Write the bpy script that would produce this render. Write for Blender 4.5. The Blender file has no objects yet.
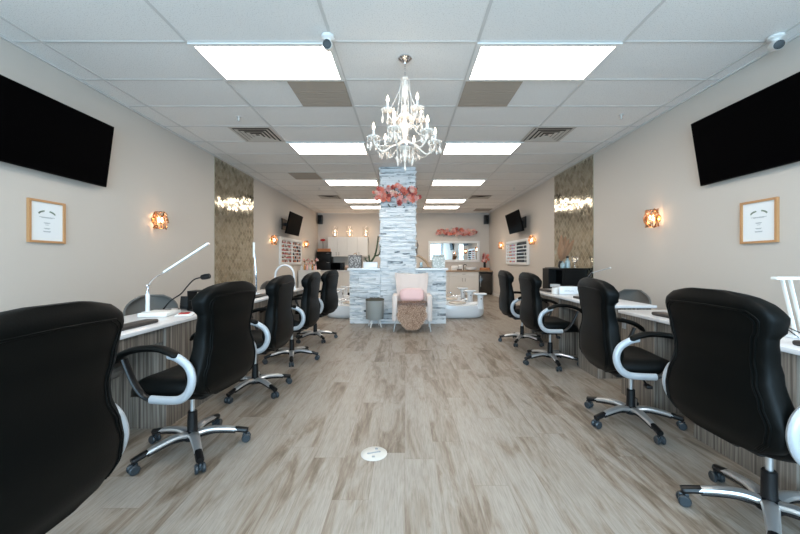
import bpy, bmesh, math, random
from mathutils import Vector, Matrix
random.seed(7)
PI = math.pi
SC = bpy.context.scene
COL = SC.collection

# ------------------------------------------------------------------ camera, world, light, exposure
F = 350.0                                   # focal length in pixels of an 800 px wide frame
CAMZ = 1.2
cam_d = bpy.data.cameras.new('camera'); cam = bpy.data.objects.new('camera', cam_d); COL.objects.link(cam)
cam.location = (0, 0, CAMZ); cam.rotation_euler = (PI/2, 0, 0)
cam_d.sensor_width = 36; cam_d.lens = F/800*36; cam_d.shift_x = -5/800; cam_d.shift_y = -5/800
cam_d.clip_start = 0.05; cam_d.clip_end = 100
SC.camera = cam
SC.view_settings.view_transform = 'Standard'; SC.view_settings.look = 'None'
SC.view_settings.gamma = 1; SC.view_settings.use_curve_mapping = False
SC.view_settings.exposure = 0.0
W = bpy.data.worlds.new('world'); SC.world = W; W.use_nodes = True
W.node_tree.nodes['Background'].inputs[0].default_value = (0.62, 0.80, 1.0, 1)
W.node_tree.nodes['Background'].inputs[1].default_value = 1.0
PANEL_E = 11.0          # ceiling panels
PANEL_C = (1.0, 0.90, 0.79)
def area(name, loc, rot, sx, sy, power, color):
    l = bpy.data.lights.new(name, 'AREA'); l.shape = 'RECTANGLE'; l.size = sx; l.size_y = sy; l.energy = power; l.color = color
    o = bpy.data.objects.new(name, l); COL.objects.link(o); o.location = loc; o.rotation_euler = rot
    return o
# daylight coming through the shop front windows behind the camera
area('window_daylight', (0, -2.75, 1.45), (PI/2, 0, 0), 5.9, 2.4, 440, (0.51, 0.80, 1.04))

# ------------------------------------------------------------------ helpers
def s2l(c):
    return tuple((v/255/12.92 if v/255 <= .04045 else ((v/255+.055)/1.055)**2.4) for v in c)
def mat(name, rgb, rough=.5, metal=0, **k):
    m = bpy.data.materials.new(name); m.use_nodes = True
    b = m.node_tree.nodes['Principled BSDF']
    b.inputs['Base Color'].default_value = (*s2l(rgb), 1)
    b.inputs['Roughness'].default_value = rough; b.inputs['Metallic'].default_value = metal
    if 'emit' in k:
        b.inputs['Emission Color'].default_value = (*k['emit'][0], 1); b.inputs['Emission Strength'].default_value = k['emit'][1]
    if 'trans' in k: b.inputs['Transmission Weight'].default_value = k['trans']
    if 'spec' in k: b.inputs['Specular IOR Level'].default_value = k['spec']
    if 'coat' in k: b.inputs['Coat Weight'].default_value = k['coat']
    if 'sheen' in k: b.inputs['Sheen Weight'].default_value = k['sheen']
    if 'bump' in k:
        sc_, st = k['bump']
        nt = m.node_tree
        tc = nt.nodes.new('ShaderNodeTexCoord'); n = nt.nodes.new('ShaderNodeTexNoise'); bp = nt.nodes.new('ShaderNodeBump')
        n.inputs['Scale'].default_value = sc_; n.inputs['Detail'].default_value = 3
        bp.inputs['Strength'].default_value = st; bp.inputs['Distance'].default_value = .01
        nt.links.new(tc.outputs['Object'], n.inputs['Vector']); nt.links.new(n.outputs['Fac'], bp.inputs['Height'])
        nt.links.new(bp.outputs['Normal'], b.inputs['Normal'])
    return m
class NT:
    def __init__(s, m): s.t = m.node_tree; s.b = s.t.nodes['Principled BSDF']
    def n(s, typ, **kw):
        x = s.t.nodes.new(typ)
        for k, v in kw.items():
            if k.startswith('i_'): x.inputs[k[2:].replace('_', ' ')].default_value = v
            else: setattr(x, k, v)
        return x
    def l(s, a, b): s.t.links.new(a, b)
    def math(s, op, a, b=None):
        x = s.t.nodes.new('ShaderNodeMath'); x.operation = op
        for i, v in enumerate((a, b)):
            if v is None: continue
            if isinstance(v, (int, float)): x.inputs[i].default_value = v
            else: s.l(v, x.inputs[i])
        return x.outputs[0]
    def ramp(s, fac, stops):
        r = s.t.nodes.new('ShaderNodeValToRGB'); e = r.color_ramp.elements
        while len(e) < len(stops): e.new(.5)
        for q, (p, c) in zip(e, stops): q.position = p; q.color = (*s2l(c), 1)
        s.l(fac, r.inputs[0]); return r.outputs[0]

class MB:
    """collects shapes and links them as ONE mesh object"""
    def __init__(s): s.v = []; s.f = []; s.m = []; s.mi = 0
    def add(s, vs, fs):
        o = len(s.v); s.v += [tuple(v) for v in vs]
        for f in fs: s.f.append(tuple(i+o for i in f)); s.m.append(s.mi)
        return s
    def box(s, x0, x1, y0, y1, z0, z1, M=None):
        vs = [Vector((x, y, z)) for x in (x0, x1) for y in (y0, y1) for z in (z0, z1)]
        if M is not None: vs = [M @ v for v in vs]
        return s.add(vs, [(0,1,3,2),(4,6,7,5),(0,4,5,1),(2,3,7,6),(0,2,6,4),(1,5,7,3)])
    def rbox(s, x0, x1, y0, y1, z0, z1, b=.01, M=None, seg=2):
        bm = bmesh.new(); bmesh.ops.create_cube(bm, size=1)
        for v in bm.verts:
            v.co = Vector(((x0+x1)/2+v.co.x*(x1-x0), (y0+y1)/2+v.co.y*(y1-y0), (z0+z1)/2+v.co.z*(z1-z0)))
        bmesh.ops.bevel(bm, geom=bm.edges[:], offset=b, segments=seg, profile=.5, affect='EDGES')
        bm.verts.index_update()
        vs = [(M @ v.co) if M is not None else v.co.copy() for v in bm.verts]
        fs = [[v.index for v in f.verts] for f in bm.faces]; bm.free()
        return s.add(vs, fs)
    def rings(s, rings, cap=True, closed=False):
        n = len(rings[0]); vs = [p for r in rings for p in r]; fs = []
        R = len(rings)
        for i in range(R if closed else R-1):
            a = i*n; b = ((i+1) % R)*n
            for j in range(n): fs.append((a+j, a+(j+1) % n, b+(j+1) % n, b+j))
        if cap and not closed: fs.append(tuple(range(n-1, -1, -1))); fs.append(tuple((R-1)*n+j for j in range(n)))
        return s.add(vs, fs)
    def lathe(s, prof, n=20, c=(0, 0, 0), M=None, scale=(1, 1)):
        rs = []
        for r, z in prof:
            ring = [Vector((c[0]+r*scale[0]*math.cos(2*PI*j/n), c[1]+r*scale[1]*math.sin(2*PI*j/n), c[2]+z)) for j in range(n)]
            if M is not None: ring = [M @ v for v in ring]
            rs.append(ring)
        return s.rings(rs)
    def tube(s, pts, r, n=8, ry=None, side=None, closed=False):
        pts = [Vector(p) for p in pts]; N = len(pts); rs = []
        prev = None
        for i, p in enumerate(pts):
            if closed: t = pts[(i+1) % N]-pts[i-1]
            else: t = pts[min(i+1, N-1)]-pts[max(i-1, 0)]
            t.normalize()
            if side is not None: a = Vector(side)
            elif prev is None:
                a = t.cross(Vector((0, 0, 1)))
                if a.length < .05: a = t.cross(Vector((1, 0, 0)))
            else: a = prev - t*prev.dot(t)
            a = (a - t*a.dot(t)).normalized(); prev = a
            b = t.cross(a)
            rr = r[i] if isinstance(r, (list, tuple)) else r
            r2 = rr if ry is None else (ry[i] if isinstance(ry, (list, tuple)) else ry)
            rs.append([p + a*rr*math.cos(2*PI*j/n) + b*r2*math.sin(2*PI*j/n) for j in range(n)])
        return s.rings(rs, closed=closed)
    def ball(s, c, r, n=10, sz=1.0, sx=1.0, sy=1.0):
        k = max(4, n//2+1)
        return s.lathe([(r*math.sin(PI*i/k)+1e-5, -r*sz*math.cos(PI*i/k)) for i in range(k+1)], n, c, scale=(sx, sy))
    def poly(s, pts): return s.add(pts, [tuple(range(len(pts)))])
    def build(s, name, m, parent=None, loc=(0, 0, 0), rz=0, angle=35, smooth=True):
        me = bpy.data.meshes.new(name); me.from_pydata(s.v, [], s.f)
        ms = m if isinstance(m, (list, tuple)) else [m]
        for q in ms: me.materials.append(q)
        me.polygons.foreach_set('material_index', s.m)
        bm = bmesh.new(); bm.from_mesh(me); bmesh.ops.recalc_face_normals(bm, faces=bm.faces[:]); bm.to_mesh(me); bm.free()
        if smooth:
            me.polygons.foreach_set('use_smooth', [True]*len(me.polygons))
            me.set_sharp_from_angle(angle=math.radians(angle))
        me.update()
        o = bpy.data.objects.new(name, me); COL.objects.link(o)
        o.location = loc; o.rotation_euler = (0, 0, rz)
        if parent is not None: o.parent = parent
        return o
def spl(pts, k=6, closed=False):
    P = [Vector(p) for p in pts]; N = len(P); out = []
    rng = range(N if closed else N-1)
    g = (lambda i: P[i % N]) if closed else (lambda i: P[max(0, min(N-1, i))])
    for i in rng:
        a, b, c, d = g(i-1), g(i), g(i+1), g(i+2)
        for j in range(k):
            t = j/k
            out.append(.5*((2*b)+(c-a)*t+(2*a-5*b+4*c-d)*t*t+(3*b-a-3*c+d)*t**3))
    if not closed: out.append(P[-1])
    return out
def interp(tab, x):
    if x <= tab[0][0]: return tab[0][1]
    for (a, u), (b, v) in zip(tab, tab[1:]):
        if x <= b:
            t = (x-a)/(b-a); t = t*t*(3-2*t); return u+(v-u)*t
    return tab[-1][1]
def tag(o, label=None, cat=None, group=None, kind=None):
    if label: o['label'] = label
    if cat: o['category'] = cat
    if group: o['group'] = group
    if kind: o['kind'] = kind
    return o
def empty(name, loc, rz=0, **k):
    o = bpy.data.objects.new(name, None); COL.objects.link(o); o.location = loc; o.rotation_euler = (0, 0, rz); o.empty_display_size = .1
    return tag(o, **k)
def struct(mb, name, m, **k): return tag(mb.build(name, m, smooth=False, **k), kind='structure')
def copy_tree(o, parent=None):
    c = o.copy(); COL.objects.link(c); c.parent = parent
    for ch in list(o.children): copy_tree(ch, c)
    return c
def place(o, loc, rz=0, label=None, group=None):
    o.location = loc; o.rotation_euler = (0, 0, rz)
    if label: o['label'] = label
    if group: o['group'] = group
    return o
def T(x, y, z): return Matrix.Translation((x, y, z))
def RX(a): return Matrix.Rotation(a, 4, 'X')
def RY(a): return Matrix.Rotation(a, 4, 'Y')
def RZ(a): return Matrix.Rotation(a, 4, 'Z')

# ------------------------------------------------------------------ materials
M_wall = mat('wall_paint', (202, 194, 185), .75, bump=(90, .05))
M_white = mat('white_satin', (228, 227, 224), .4)
M_whitegloss = mat('white_gloss', (232, 236, 240), .18, coat=.4)
M_trim = mat('trim_paint', (206, 202, 196), .5)
M_leather = mat('black_leather', (3, 5, 5), .45, spec=.13, bump=(220, .06))
M_plastic = mat('black_plastic', (14, 15, 17), .38, spec=.35)
M_rubber = mat('caster_rubber', (44, 52, 58), .3)
M_silver = mat('silver_painted', (176, 182, 188), .32, .15)
M_alloy = mat('polished_alloy', (206, 207, 208), .28, .75)
M_chrome = mat('chrome', (215, 215, 218), .08, 1)
M_tv = mat('tv_screen', (2, 2, 3), .5, spec=.015)
M_tvb = mat('tv_bezel', (4, 4, 5), .6, spec=.05)
M_black = mat('black_laminate', (10, 10, 10), .45, spec=.2)
M_gold = mat('brass', (196, 150, 92), .25, 1)
M_copper = mat('rose_gold', (168, 122, 86), .25, 1)
M_top = mat('white_stone_top', (226, 226, 228), .22)
M_beige = mat('beige_fabric', (226, 212, 204), .9, sheen=.3, bump=(250, .3))
M_pink = mat('pink_velvet', (232, 196, 194), .8, sheen=.4)
M_fur = mat('brown_fur', (140, 104, 80), .95, sheen=.5)
M_fur2 = mat('brown_fur_tip', (208, 176, 152), .95, sheen=.5)
M_cab = mat('cabinet_white', (224, 219, 212), .45)
M_taupe = mat('taupe_vinyl', (122, 110, 100), .5)
M_pot = mat('grey_green_fabric', (156, 158, 154), .6, bump=(200, .4))
M_potrim = mat('pot_rim', (92, 86, 74), .7)
M_green = mat('cactus_green', (62, 78, 52), .6)
M_leafd = mat('leaf_green', (52, 66, 44), .6)
M_wood = mat('frame_oak', (190, 142, 96), .5, bump=(60, .1))
M_paper = mat('paper', (236, 239, 240), .7)
M_ink = mat('grey_print', (150, 158, 164), .8)
M_laurel = mat('green_print', (146, 164, 146), .8)
M_grille = mat('return_air_grille', (168, 154, 140), .8)
M_diffm = mat('diffuser_metal', (196, 190, 182), .5)
M_dark = mat('dark_slot', (54, 50, 46), .9)
M_mesh = mat('grey_mesh', (104, 102, 98), .7, bump=(300, .5))
M_red = mat('red_leaf', (170, 22, 26), .6)
M_orange = mat('orange_wicker', (186, 122, 80), .7, bump=(120, .5))
M_coral = mat('coral_petal', (234, 148, 128), .7)
M_rose = mat('pink_petal', (240, 190, 184), .7)
M_cream = mat('cream_petal', (236, 208, 192), .7)
M_dred = mat('deep_red_petal', (190, 96, 90), .7)
M_brownw = mat('counter_wood', (168, 140, 112), .5)
M_tan = mat('tan_plush', (150, 116, 90), .95)
M_vinylpad = mat('armrest_pad', (48, 44, 42), .5)
M_blue = mat('bottle_blue', (190, 212, 216), .1, trans=.5)
M_panel = bpy.data.materials.new('panel_light'); M_panel.use_nodes = True
_b = M_panel.node_tree.nodes['Principled BSDF']; _b.inputs['Base Color'].default_value = (.8, .8, .8, 1)
_b.inputs['Emission Color'].default_value = (*PANEL_C, 1); _b.inputs['Emission Strength'].default_value = PANEL_E
M_flame = mat('candle_bulb', (255, 240, 220), .3, emit=((1, .84, .62), 12))
M_bulb = mat('sconce_bulb', (255, 230, 200), .3, emit=((1, .72, .42), 12))
M_led = mat('led_bar_diffuser', (238, 238, 234), .35)
M_crystal = mat('crystal', (252, 240, 228), .12, trans=.2, spec=.8)
M_glass = mat('clear_glass', (250, 250, 250), .03, trans=.95)
M_amber = mat('amber_crystal', (224, 172, 130), .12, trans=.45)

# mirror (antique tile and flat)
M_mirror = mat('mirror', (225, 228, 228), .02, 1)
M_tile = mat('antique_mirror_tile', (176, 166, 140), .10, 1)
_n = NT(M_tile); _g = _n.n('ShaderNodeNewGeometry')
_no = _n.n('ShaderNodeTexNoise', i_Scale=14.0, i_Detail=4.0)
_tc = _n.n('ShaderNodeTexCoord'); _n.l(_tc.outputs['Object'], _no.inputs['Vector'])
_v = _n.math('ADD', _n.math('MULTIPLY', _g.outputs['Random Per Island'], .5), _n.math('MULTIPLY', _no.outputs['Fac'], .6))
_n.l(_n.ramp(_v, [(.15, (132, 126, 108)), (.55, (180, 174, 156)), (.95, (212, 208, 194))]), _n.b.inputs['Base Color'])
_n.l(_n.math('ADD', _n.math('MULTIPLY', _no.outputs['Fac'], .12), .04), _n.b.inputs['Roughness'])
M_grout = mat('mirror_grout', (176, 168, 148), .8)

# floor planks
M_floor = mat('plank_floor', (190, 180, 168), .38)
n = NT(M_floor)
tc = n.n('ShaderNodeTexCoord'); sp = n.n('ShaderNodeSeparateXYZ'); n.l(tc.outputs['Object'], sp.inputs[0])
PW, PL = .185, 1.22
u = n.math('DIVIDE', sp.outputs[0], PW); row = n.math('FLOOR', u)
w1 = n.n('ShaderNodeTexWhiteNoise', noise_dimensions='1D'); n.l(row, w1.inputs['W'])
v = n.math('ADD', n.math('DIVIDE', sp.outputs[1], PL), n.math('MULTIPLY', w1.outputs['Value'], 7.3)); pl = n.math('FLOOR', v)
cb = n.n('ShaderNodeCombineXYZ'); n.l(row, cb.inputs[0]); n.l(pl, cb.inputs[1])
w2 = n.n('ShaderNodeTexWhiteNoise', noise_dimensions='3D'); n.l(cb.outputs[0], w2.inputs['Vector'])
rv = w2.outputs['Value']
def grain(sx, sy, off, det, dist, rough=.55):
    c = n.n('ShaderNodeCombineXYZ')
    n.l(n.math('ADD', n.math('MULTIPLY', sp.outputs[0], sx), n.math('MULTIPLY', rv, off)), c.inputs[0])
    n.l(n.math('ADD', n.math('MULTIPLY', sp.outputs[1], sy), n.math('MULTIPLY', rv, off*1.7)), c.inputs[1])
    q = n.n('ShaderNodeTexNoise', i_Scale=1.0, i_Detail=det, i_Distortion=dist, i_Roughness=rough); n.l(c.outputs[0], q.inputs['Vector'])
    return q.outputs['Fac']
g1 = grain(9.0, 1.6, 37, 8, 1.1, .66)         # wide streaks
g2 = grain(46, 2.2, 91, 5, .4)           # fine grain
g3 = grain(130, 9, 53, 4, .5)
fac = n.math('ADD', n.math('ADD', n.math('MULTIPLY', g1, .78), n.math('MULTIPLY', g2, .22)), n.math('MULTIPLY', n.math('SUBTRACT', rv, .5), .13))
base = n.ramp(fac, [(.32, (104, 92, 78)), (.42, (134, 122, 109)), (.475, (148, 139, 128)), (.54, (156, 149, 140)), (.75, (165, 159, 152))])
mx = n.n('ShaderNodeMix', data_type='RGBA', blend_type='MULTIPLY'); mx.inputs[0].default_value = .5
n.l(base, mx.inputs[6]); n.l(n.ramp(g3, [(.3, (190, 184, 178)), (.6, (255, 255, 255))]), mx.inputs[7])
fu = n.math('FRACT', u); fv = n.math('FRACT', v)
eu = n.math('MINIMUM', fu, n.math('SUBTRACT', 1, fu)); ev = n.math('MINIMUM', fv, n.math('SUBTRACT', 1, fv))
gap = n.math('MAXIMUM', n.math('LESS_THAN', eu, .008), n.math('LESS_THAN', ev, .0013))
mg = n.n('ShaderNodeMix', data_type='RGBA'); n.l(n.math('MULTIPLY', gap, .45), mg.inputs[0]); n.l(mx.outputs[2], mg.inputs[6]); mg.inputs[7].default_value = (*s2l((110, 94, 80)), 1)
n.l(mg.outputs[2], n.b.inputs['Base Color'])
bp = n.n('ShaderNodeBump', i_Strength=.12, i_Distance=.004); n.l(g2, bp.inputs['Height']); n.l(bp.outputs[0], n.b.inputs['Normal'])
n.l(n.math('ADD', n.math('MULTIPLY', g2, .25), .30), n.b.inputs['Roughness'])

# ceiling tile with speckle
M_ceil = mat('ceiling_tile', (234, 232, 229), .9)
n = NT(M_ceil); tc = n.n('ShaderNodeTexCoord')
a = n.n('ShaderNodeTexNoise', i_Scale=120.0, i_Detail=3.0); n.l(tc.outputs['Object'], a.inputs['Vector'])
n.l(n.ramp(a.outputs['Fac'], [(.34, (204, 201, 198)), (.42, (234, 232, 229)), (1, (236, 234, 232))]), n.b.inputs['Base Color'])
bp = n.n('ShaderNodeBump', i_Strength=.25, i_Distance=.004); n.l(a.outputs['Fac'], bp.inputs['Height']); n.l(bp.outputs[0], n.b.inputs['Normal'])
M_grid = mat('ceiling_grid_paint', (208, 206, 203), .5)

# desk wood: vertical grey-brown grain
M_desk = mat('grey_striped_laminate', (120, 112, 104), .42)
n = NT(M_desk); tc = n.n('ShaderNodeTexCoord'); sp = n.n('ShaderNodeSeparateXYZ'); n.l(tc.outputs['Object'], sp.inputs[0])
c = n.n('ShaderNodeCombineXYZ'); n.l(n.math('MULTIPLY', sp.outputs[0], 60), c.inputs[0]); n.l(n.math('MULTIPLY', sp.outputs[1], 60), c.inputs[1]); n.l(n.math('MULTIPLY', sp.outputs[2], 1.2), c.inputs[2])
a = n.n('ShaderNodeTexNoise', i_Scale=1.0, i_Detail=4.0, i_Roughness=.6); n.l(c.outputs[0], a.inputs['Vector'])
n.l(n.ramp(a.outputs['Fac'], [(.32, (72, 64, 58)), (.45, (108, 99, 90)), (.56, (140, 130, 120)), (.7, (164, 155, 145))]), n.b.inputs['Base Color'])

# ledger stone
M_stone = mat('ledger_stone', (200, 205, 210), .6)
n = NT(M_stone); tc = n.n('ShaderNodeTexCoord'); g = n.n('ShaderNodeNewGeometry')
mp = n.n('ShaderNodeMapping'); mp.inputs['Scale'].default_value = (5, 5, 26); n.l(tc.outputs['Object'], mp.inputs[0])
ad = n.n('ShaderNodeVectorMath', operation='ADD'); n.l(mp.outputs[0], ad.inputs[0]); 
cbb = n.n('ShaderNodeCombineXYZ'); n.l(n.math('MULTIPLY', g.outputs['Random Per Island'], 40), cbb.inputs[0]); n.l(cbb.outputs[0], ad.inputs[1])
a = n.n('ShaderNodeTexNoise', i_Scale=1.0, i_Detail=6.0, i_Distortion=.8, i_Roughness=.6); n.l(ad.outputs[0], a.inputs['Vector'])
fac = n.math('ADD', n.math('MULTIPLY', n.math('POWER', g.outputs['Random Per Island'], .45), .34), n.math('MULTIPLY', a.outputs['Fac'], .9))
n.l(n.ramp(fac, [(.40, (92, 98, 102)), (.50, (158, 165, 170)), (.60, (208, 213, 216)), (.74, (232, 235, 237))]), n.b.inputs['Base Color'])
bp = n.n('ShaderNodeBump', i_Strength=.5, i_Distance=.01); n.l(a.outputs['Fac'], bp.inputs['Height']); n.l(bp.outputs[0], n.b.inputs['Normal'])

# patterned weaves
def pattern_mat(name, c1, c2, scale, rough=.6):
    m = mat(name, c1, rough); n = NT(m); tc = n.n('ShaderNodeTexCoord')
    vo = n.n('ShaderNodeTexVoronoi', i_Scale=scale); n.l(tc.outputs['Object'], vo.inputs['Vector'])
    n.l(n.ramp(vo.outputs['Distance'], [(.25, c1), (.5, c2)]), n.b.inputs['Base Color']); return m
M_mosaic = pattern_mat('white_mosaic', (240, 242, 240), (186, 194, 192), 34)
M_weave = pattern_mat('grey_basket_weave', (196, 192, 188), (104, 100, 98), 40)

# ------------------------------------------------------------------ room shell
XL, XR, YB, YF, H = -3.30, 3.20, 13.3, -2.6, 3.05
struct(MB().box(XL-.1, XR+.1, YF-.1, YB+.1, -.1, 0), 'floor', M_floor)
struct(MB().box(XL-.1, XR+.1, YF-.1, YB+.1, H, H+.1), 'ceiling', M_ceil)
struct(MB().box(XL-.12, XL, YF-.1, YB+.1, 0, H), 'wall_left', M_wall)
struct(MB().box(XR, XR+.12, YF-.1, YB+.1, 0, H), 'wall_right', M_wall)
struct(MB().box(XL, XR, YB, YB+.12, 0, H), 'wall_back', M_wall)
m = MB(); m.box(XL, XR, YF-.1, YF, 2.7, H); m.box(XL, XR, YF-.1, YF, 0, .2)
for x in (XL, -1.1, 1.0, XR-.1): m.box(x, x+.1, YF-.1, YF, .2, 2.7)
struct(m, 'wall_front', M_trim)
struct(MB().box(XL, XL+.012, YF, YB, 0, .09), 'baseboard_left', M_trim)
struct(MB().box(XR-.012, XR, YF, YB, 0, .09), 'baseboard_right', M_trim)
struct(MB().box(XL+.012, XR-.012, YB-.012, YB, 0, .09), 'baseboard_back', M_trim)
G0, G = 2.94, .61
m = MB(); bw = .012
for k in range(-9, 18):
    y = G0+G*k; m.box(XL, XR, y-bw, y+bw, H-.004, H)
for x in (-3.05, -1.83, -.61, .61, 1.83, 3.05): m.box(x-bw, x+bw, YF, YB, H-.006, H)
m.box(XL, XL+.02, YF, YB, H-.02, H); m.box(XR-.02, XR, YF, YB, H-.02, H); m.box(XL, XR, YB-.02, YB, H-.02, H)
struct(m, 'trim_1', M_grid)

# ------------------------------------------------------------------ ceiling fixtures
def light_panel(x0, y0, label):
    t = empty('ceiling_light', (x0+.61, y0+.305, H-.006), label=label, cat='ceiling light', group='recessed light panels in the ceiling grid')
    m = MB(); a, b = .61, .305
    for (u0, u1, v0, v1) in ((-a, a, -b, -b+.035), (-a, a, b-.035, b), (-a, -a+.04, -b+.035, b-.035), (a-.04, a, -b+.035, b-.035)): m.box(u0, u1, v0, v1, -.012, .0)
    m.build('frame', M_white, t, smooth=False)
    MB().box(-a+.04, a-.04, -b+.035, b-.035, -.008, -.003).build('diffuser', M_panel, t, smooth=False)
ordn = ['nearest', 'second', 'third', 'fourth', 'farthest']
for i, k in enumerate((0, 4, 8, 12, 14)):
    for x0, sd in ((-1.83, 'left'), (.61, 'right')):
        light_panel(x0, G0+G*k, f'{ordn[i]} bright white light panel in the ceiling row on the {sd} of the chandelier')
for k in (-4, -8):
    for x0, sd in ((-1.83, 'left'), (.61, 'right')):
        light_panel(x0, G0+G*k, f'ceiling light panel behind the camera on the {sd}, ' + ('nearer' if k == -4 else 'farther'))
def grille(x0, y0, label):
    m = MB(); m.box(x0+.015, x0+.595, y0+.015, y0+.595, H-.008, H-.001)
    for i in range(14):
        m.box(x0+.02, x0+.59, y0+.03+i*.04, y0+.045+i*.04, H-.011, H-.008)
    tag(m.build('return_air_grille', M_grille, smooth=False), label, 'vent', 'brown return air grilles')
grille(-1.22, G0+G, 'brown square ceiling grille behind the nearest left light panel')
grille(.61, G0+G, 'brown square ceiling grille behind the nearest right light panel')
grille(-2.44, G0+G*7, 'brown square ceiling grille far left, between second and third light rows')
grille(2.44, G0+G*15-.02, 'brown ceiling grille far right by the back wall speaker')
def diffuser(x0, y0, label):
    t = empty('air_diffuser', (x0+.305, y0+.305, H), label=label, cat='vent', group='square louvred air diffusers')
    m = MB()
    for i in range(5):
        a = .297-i*.058; w = .040
        for q in range(4):
            M = RZ(q*PI/2)
            m.add([M @ Vector(p) for p in ((-a, -a, -.006-.010*(i > 0)), (a, -a, -.006-.010*(i > 0)), (a-w, -a+w, -.008), (-a+w, -a+w, -.008))], [(0, 1, 2, 3)])
    m.build('louvre', M_diffm, t, smooth=False)
    MB().box(-.285, .285, -.285, .285, -.004, -.001).build('duct_opening', M_dark, t, smooth=False)
diffuser(-2.44, G0+G*3, 'louvred metal air diffuser above the left mirror panel side, nearest left')
diffuser(1.75, G0+G*3, 'louvred metal air diffuser nearest on the right, before the right mirror panel')
diffuser(-2.44, G0+G*11, 'small far louvred air diffuser on the left near the back wall')
diffuser(1.83, G0+G*11, 'small far louvred air diffuser on the right near the back wall')
def sprinkler(x, y, label):
    m = MB(); m.lathe([(.03, 0), (.03, -.006), (.01, -.01), (.008, -.04), (.006, -.045)], 12); m.lathe([(.004, -.045), (.02, -.05), (.02, -.053), (.004, -.055)], 12)
    tag(m.build('fire_sprinkler', M_gold if False else M_grid, None, (x, y, H)), label, 'sprinkler', 'ceiling sprinklers')
sprinkler(-2.12, 4.46, 'ceiling sprinkler near the nearest left air diffuser')
sprinkler(2.72, 4.40, 'ceiling sprinkler close to the right wall above the television')
sprinkler(-2.14, 8.74, 'far ceiling sprinkler on the left beyond the mirror panel')
sprinkler(2.72, 8.74, 'far ceiling sprinkler on the right beyond the mirror panel')
def cctv(x, y, label, yaw):
    t = empty('security_camera', (x, y, H-.006), yaw, label=label, cat='security camera')
    MB().lathe([(.055, 0), (.055, -.02), (.03, -.03), (.02, -.05)], 20).build('mount', M_white, t)
    M = T(0, 0, -.075) @ RX(math.radians(112))
    m = MB(); m.lathe([(.028, -.05), (.038, -.045), (.04, .05), (.036, .06)], 20, M=M); m.build('body', M_white, t)
    m = MB(); m.lathe([(.033, .058), (.034, .068), (.02, .070), (.001, .070)], 20, M=M); m.build('lens', M_plastic, t)
cctv(-.63, 2.86, 'white bullet security camera at the corner of the left light panel', .1)
cctv(3.03, 2.86, 'white bullet security camera on the ceiling by the right wall', -.5)

# ------------------------------------------------------------------ wall-mounted things
def television(x, y0, y1, z0, z1, side, tilt, label, group):
    """side -1: left wall (screen faces +x)"""
    L = y1-y0; Hh = z1-z0
    t = empty('television', (x, (y0+y1)/2, (z0+z1)/2), label=label, cat='television', group=group)
    M = RY(math.radians(tilt)*(-side))
    f = -side
    m = MB(); m.rbox(*sorted((0, -f*.035)), -L/2, L/2, -Hh/2, Hh/2, .006, M=M); m.rbox(*sorted((-f*.03, -f*.06)), -L*.35, L*.35, -Hh*.35, Hh*.3, .008, M=M)
    m.build('housing', M_tvb, t)
    MB().box(*sorted((f*.0005, f*.002)), -L/2+.012, L/2-.012, -Hh/2+.015, Hh/2-.012, M=M).build('screen', M_tv, t, smooth=False)
    wallx = (XL if side < 0 else XR) - x
    m = MB(); m.box(*sorted((wallx, wallx+f*.02)), -.2, .2, -.15, .15); m.box(*sorted((wallx+f*.02, -f*.04)), -.03, .03, -.04, .04); m.build('wall_bracket', M_plastic, t, smooth=False)
television(-3.17, 2.52, 3.77, 2.0, 2.655, -1, 7.5, 'large black television on the left wall at upper left', None)
television(3.085, 2.45, 3.72, 2.0, 2.67, 1, 9, 'large black television on the right wall at upper right', None)
television(-3.0, 9.0, 10.1, 1.93, 2.51, -1, 13, 'smaller black television on the left wall above the nail polish rack', None)
television(2.92, 8.85, 10.0, 1.98, 2.535, 1, 14, 'smaller black television on the right wall above the nail polish rack', None)

def certificate(x, y0, y1, z0, z1, side, label):
    f = -side; t = empty('picture_frame', (x, (y0+y1)/2, z0), label=label, cat='picture frame')
    L = (y1-y0)/2; Hh = z1-z0; w = .02
    m = MB()
    X = sorted((0, f*.025))
    m.box(*X, -L, L, 0, w); m.box(*X, -L, L, Hh-w, Hh); m.box(*X, -L, -L+w, w, Hh-w); m.box(*X, L-w, L, w, Hh-w)
    m.build('frame', M_wood, t, smooth=False)
    MB().box(*sorted((f*.002, f*.012)), -L+w, L-w, w, Hh-w).build('certificate', M_paper, t, smooth=False)
    p = MB()
    for i, (zz, ww) in enumerate(((.60, .07), (.585, .05), (.47, .03), (.455, .022), (.42, .015), (.34, .03), (.325, .02), (.27, .035), (.255, .03))):
        p.box(*sorted((f*.0122, f*.0127)), -ww, ww, zz*Hh, zz*Hh+.0035)
    p.build('printed_lines', M_ink, t, smooth=False)
    p = MB()
    for i in range(16):
        for s_ in (-1, 1):
            a = PI/2 + s_*(.35+i*.06)
            cy, cz = math.cos(a)*.075, Hh*.66+math.sin(a)*.035
            M = T(f*.0124, cy, cz) @ RX(a + (i % 3-1)*.8)
            p.box(-.0003, .0003, -.008, .008, -.003, .003, M=M)
    p.build('laurel_print', M_laurel, t, smooth=False)
certificate(XL, 3.05, 3.38, 1.375, 1.762, -1, 'light oak framed certificate hanging below the left television')
certificate(XR, 2.99, 3.32, 1.37, 1.758, 1, 'light oak framed certificate hanging below the right television')

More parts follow.
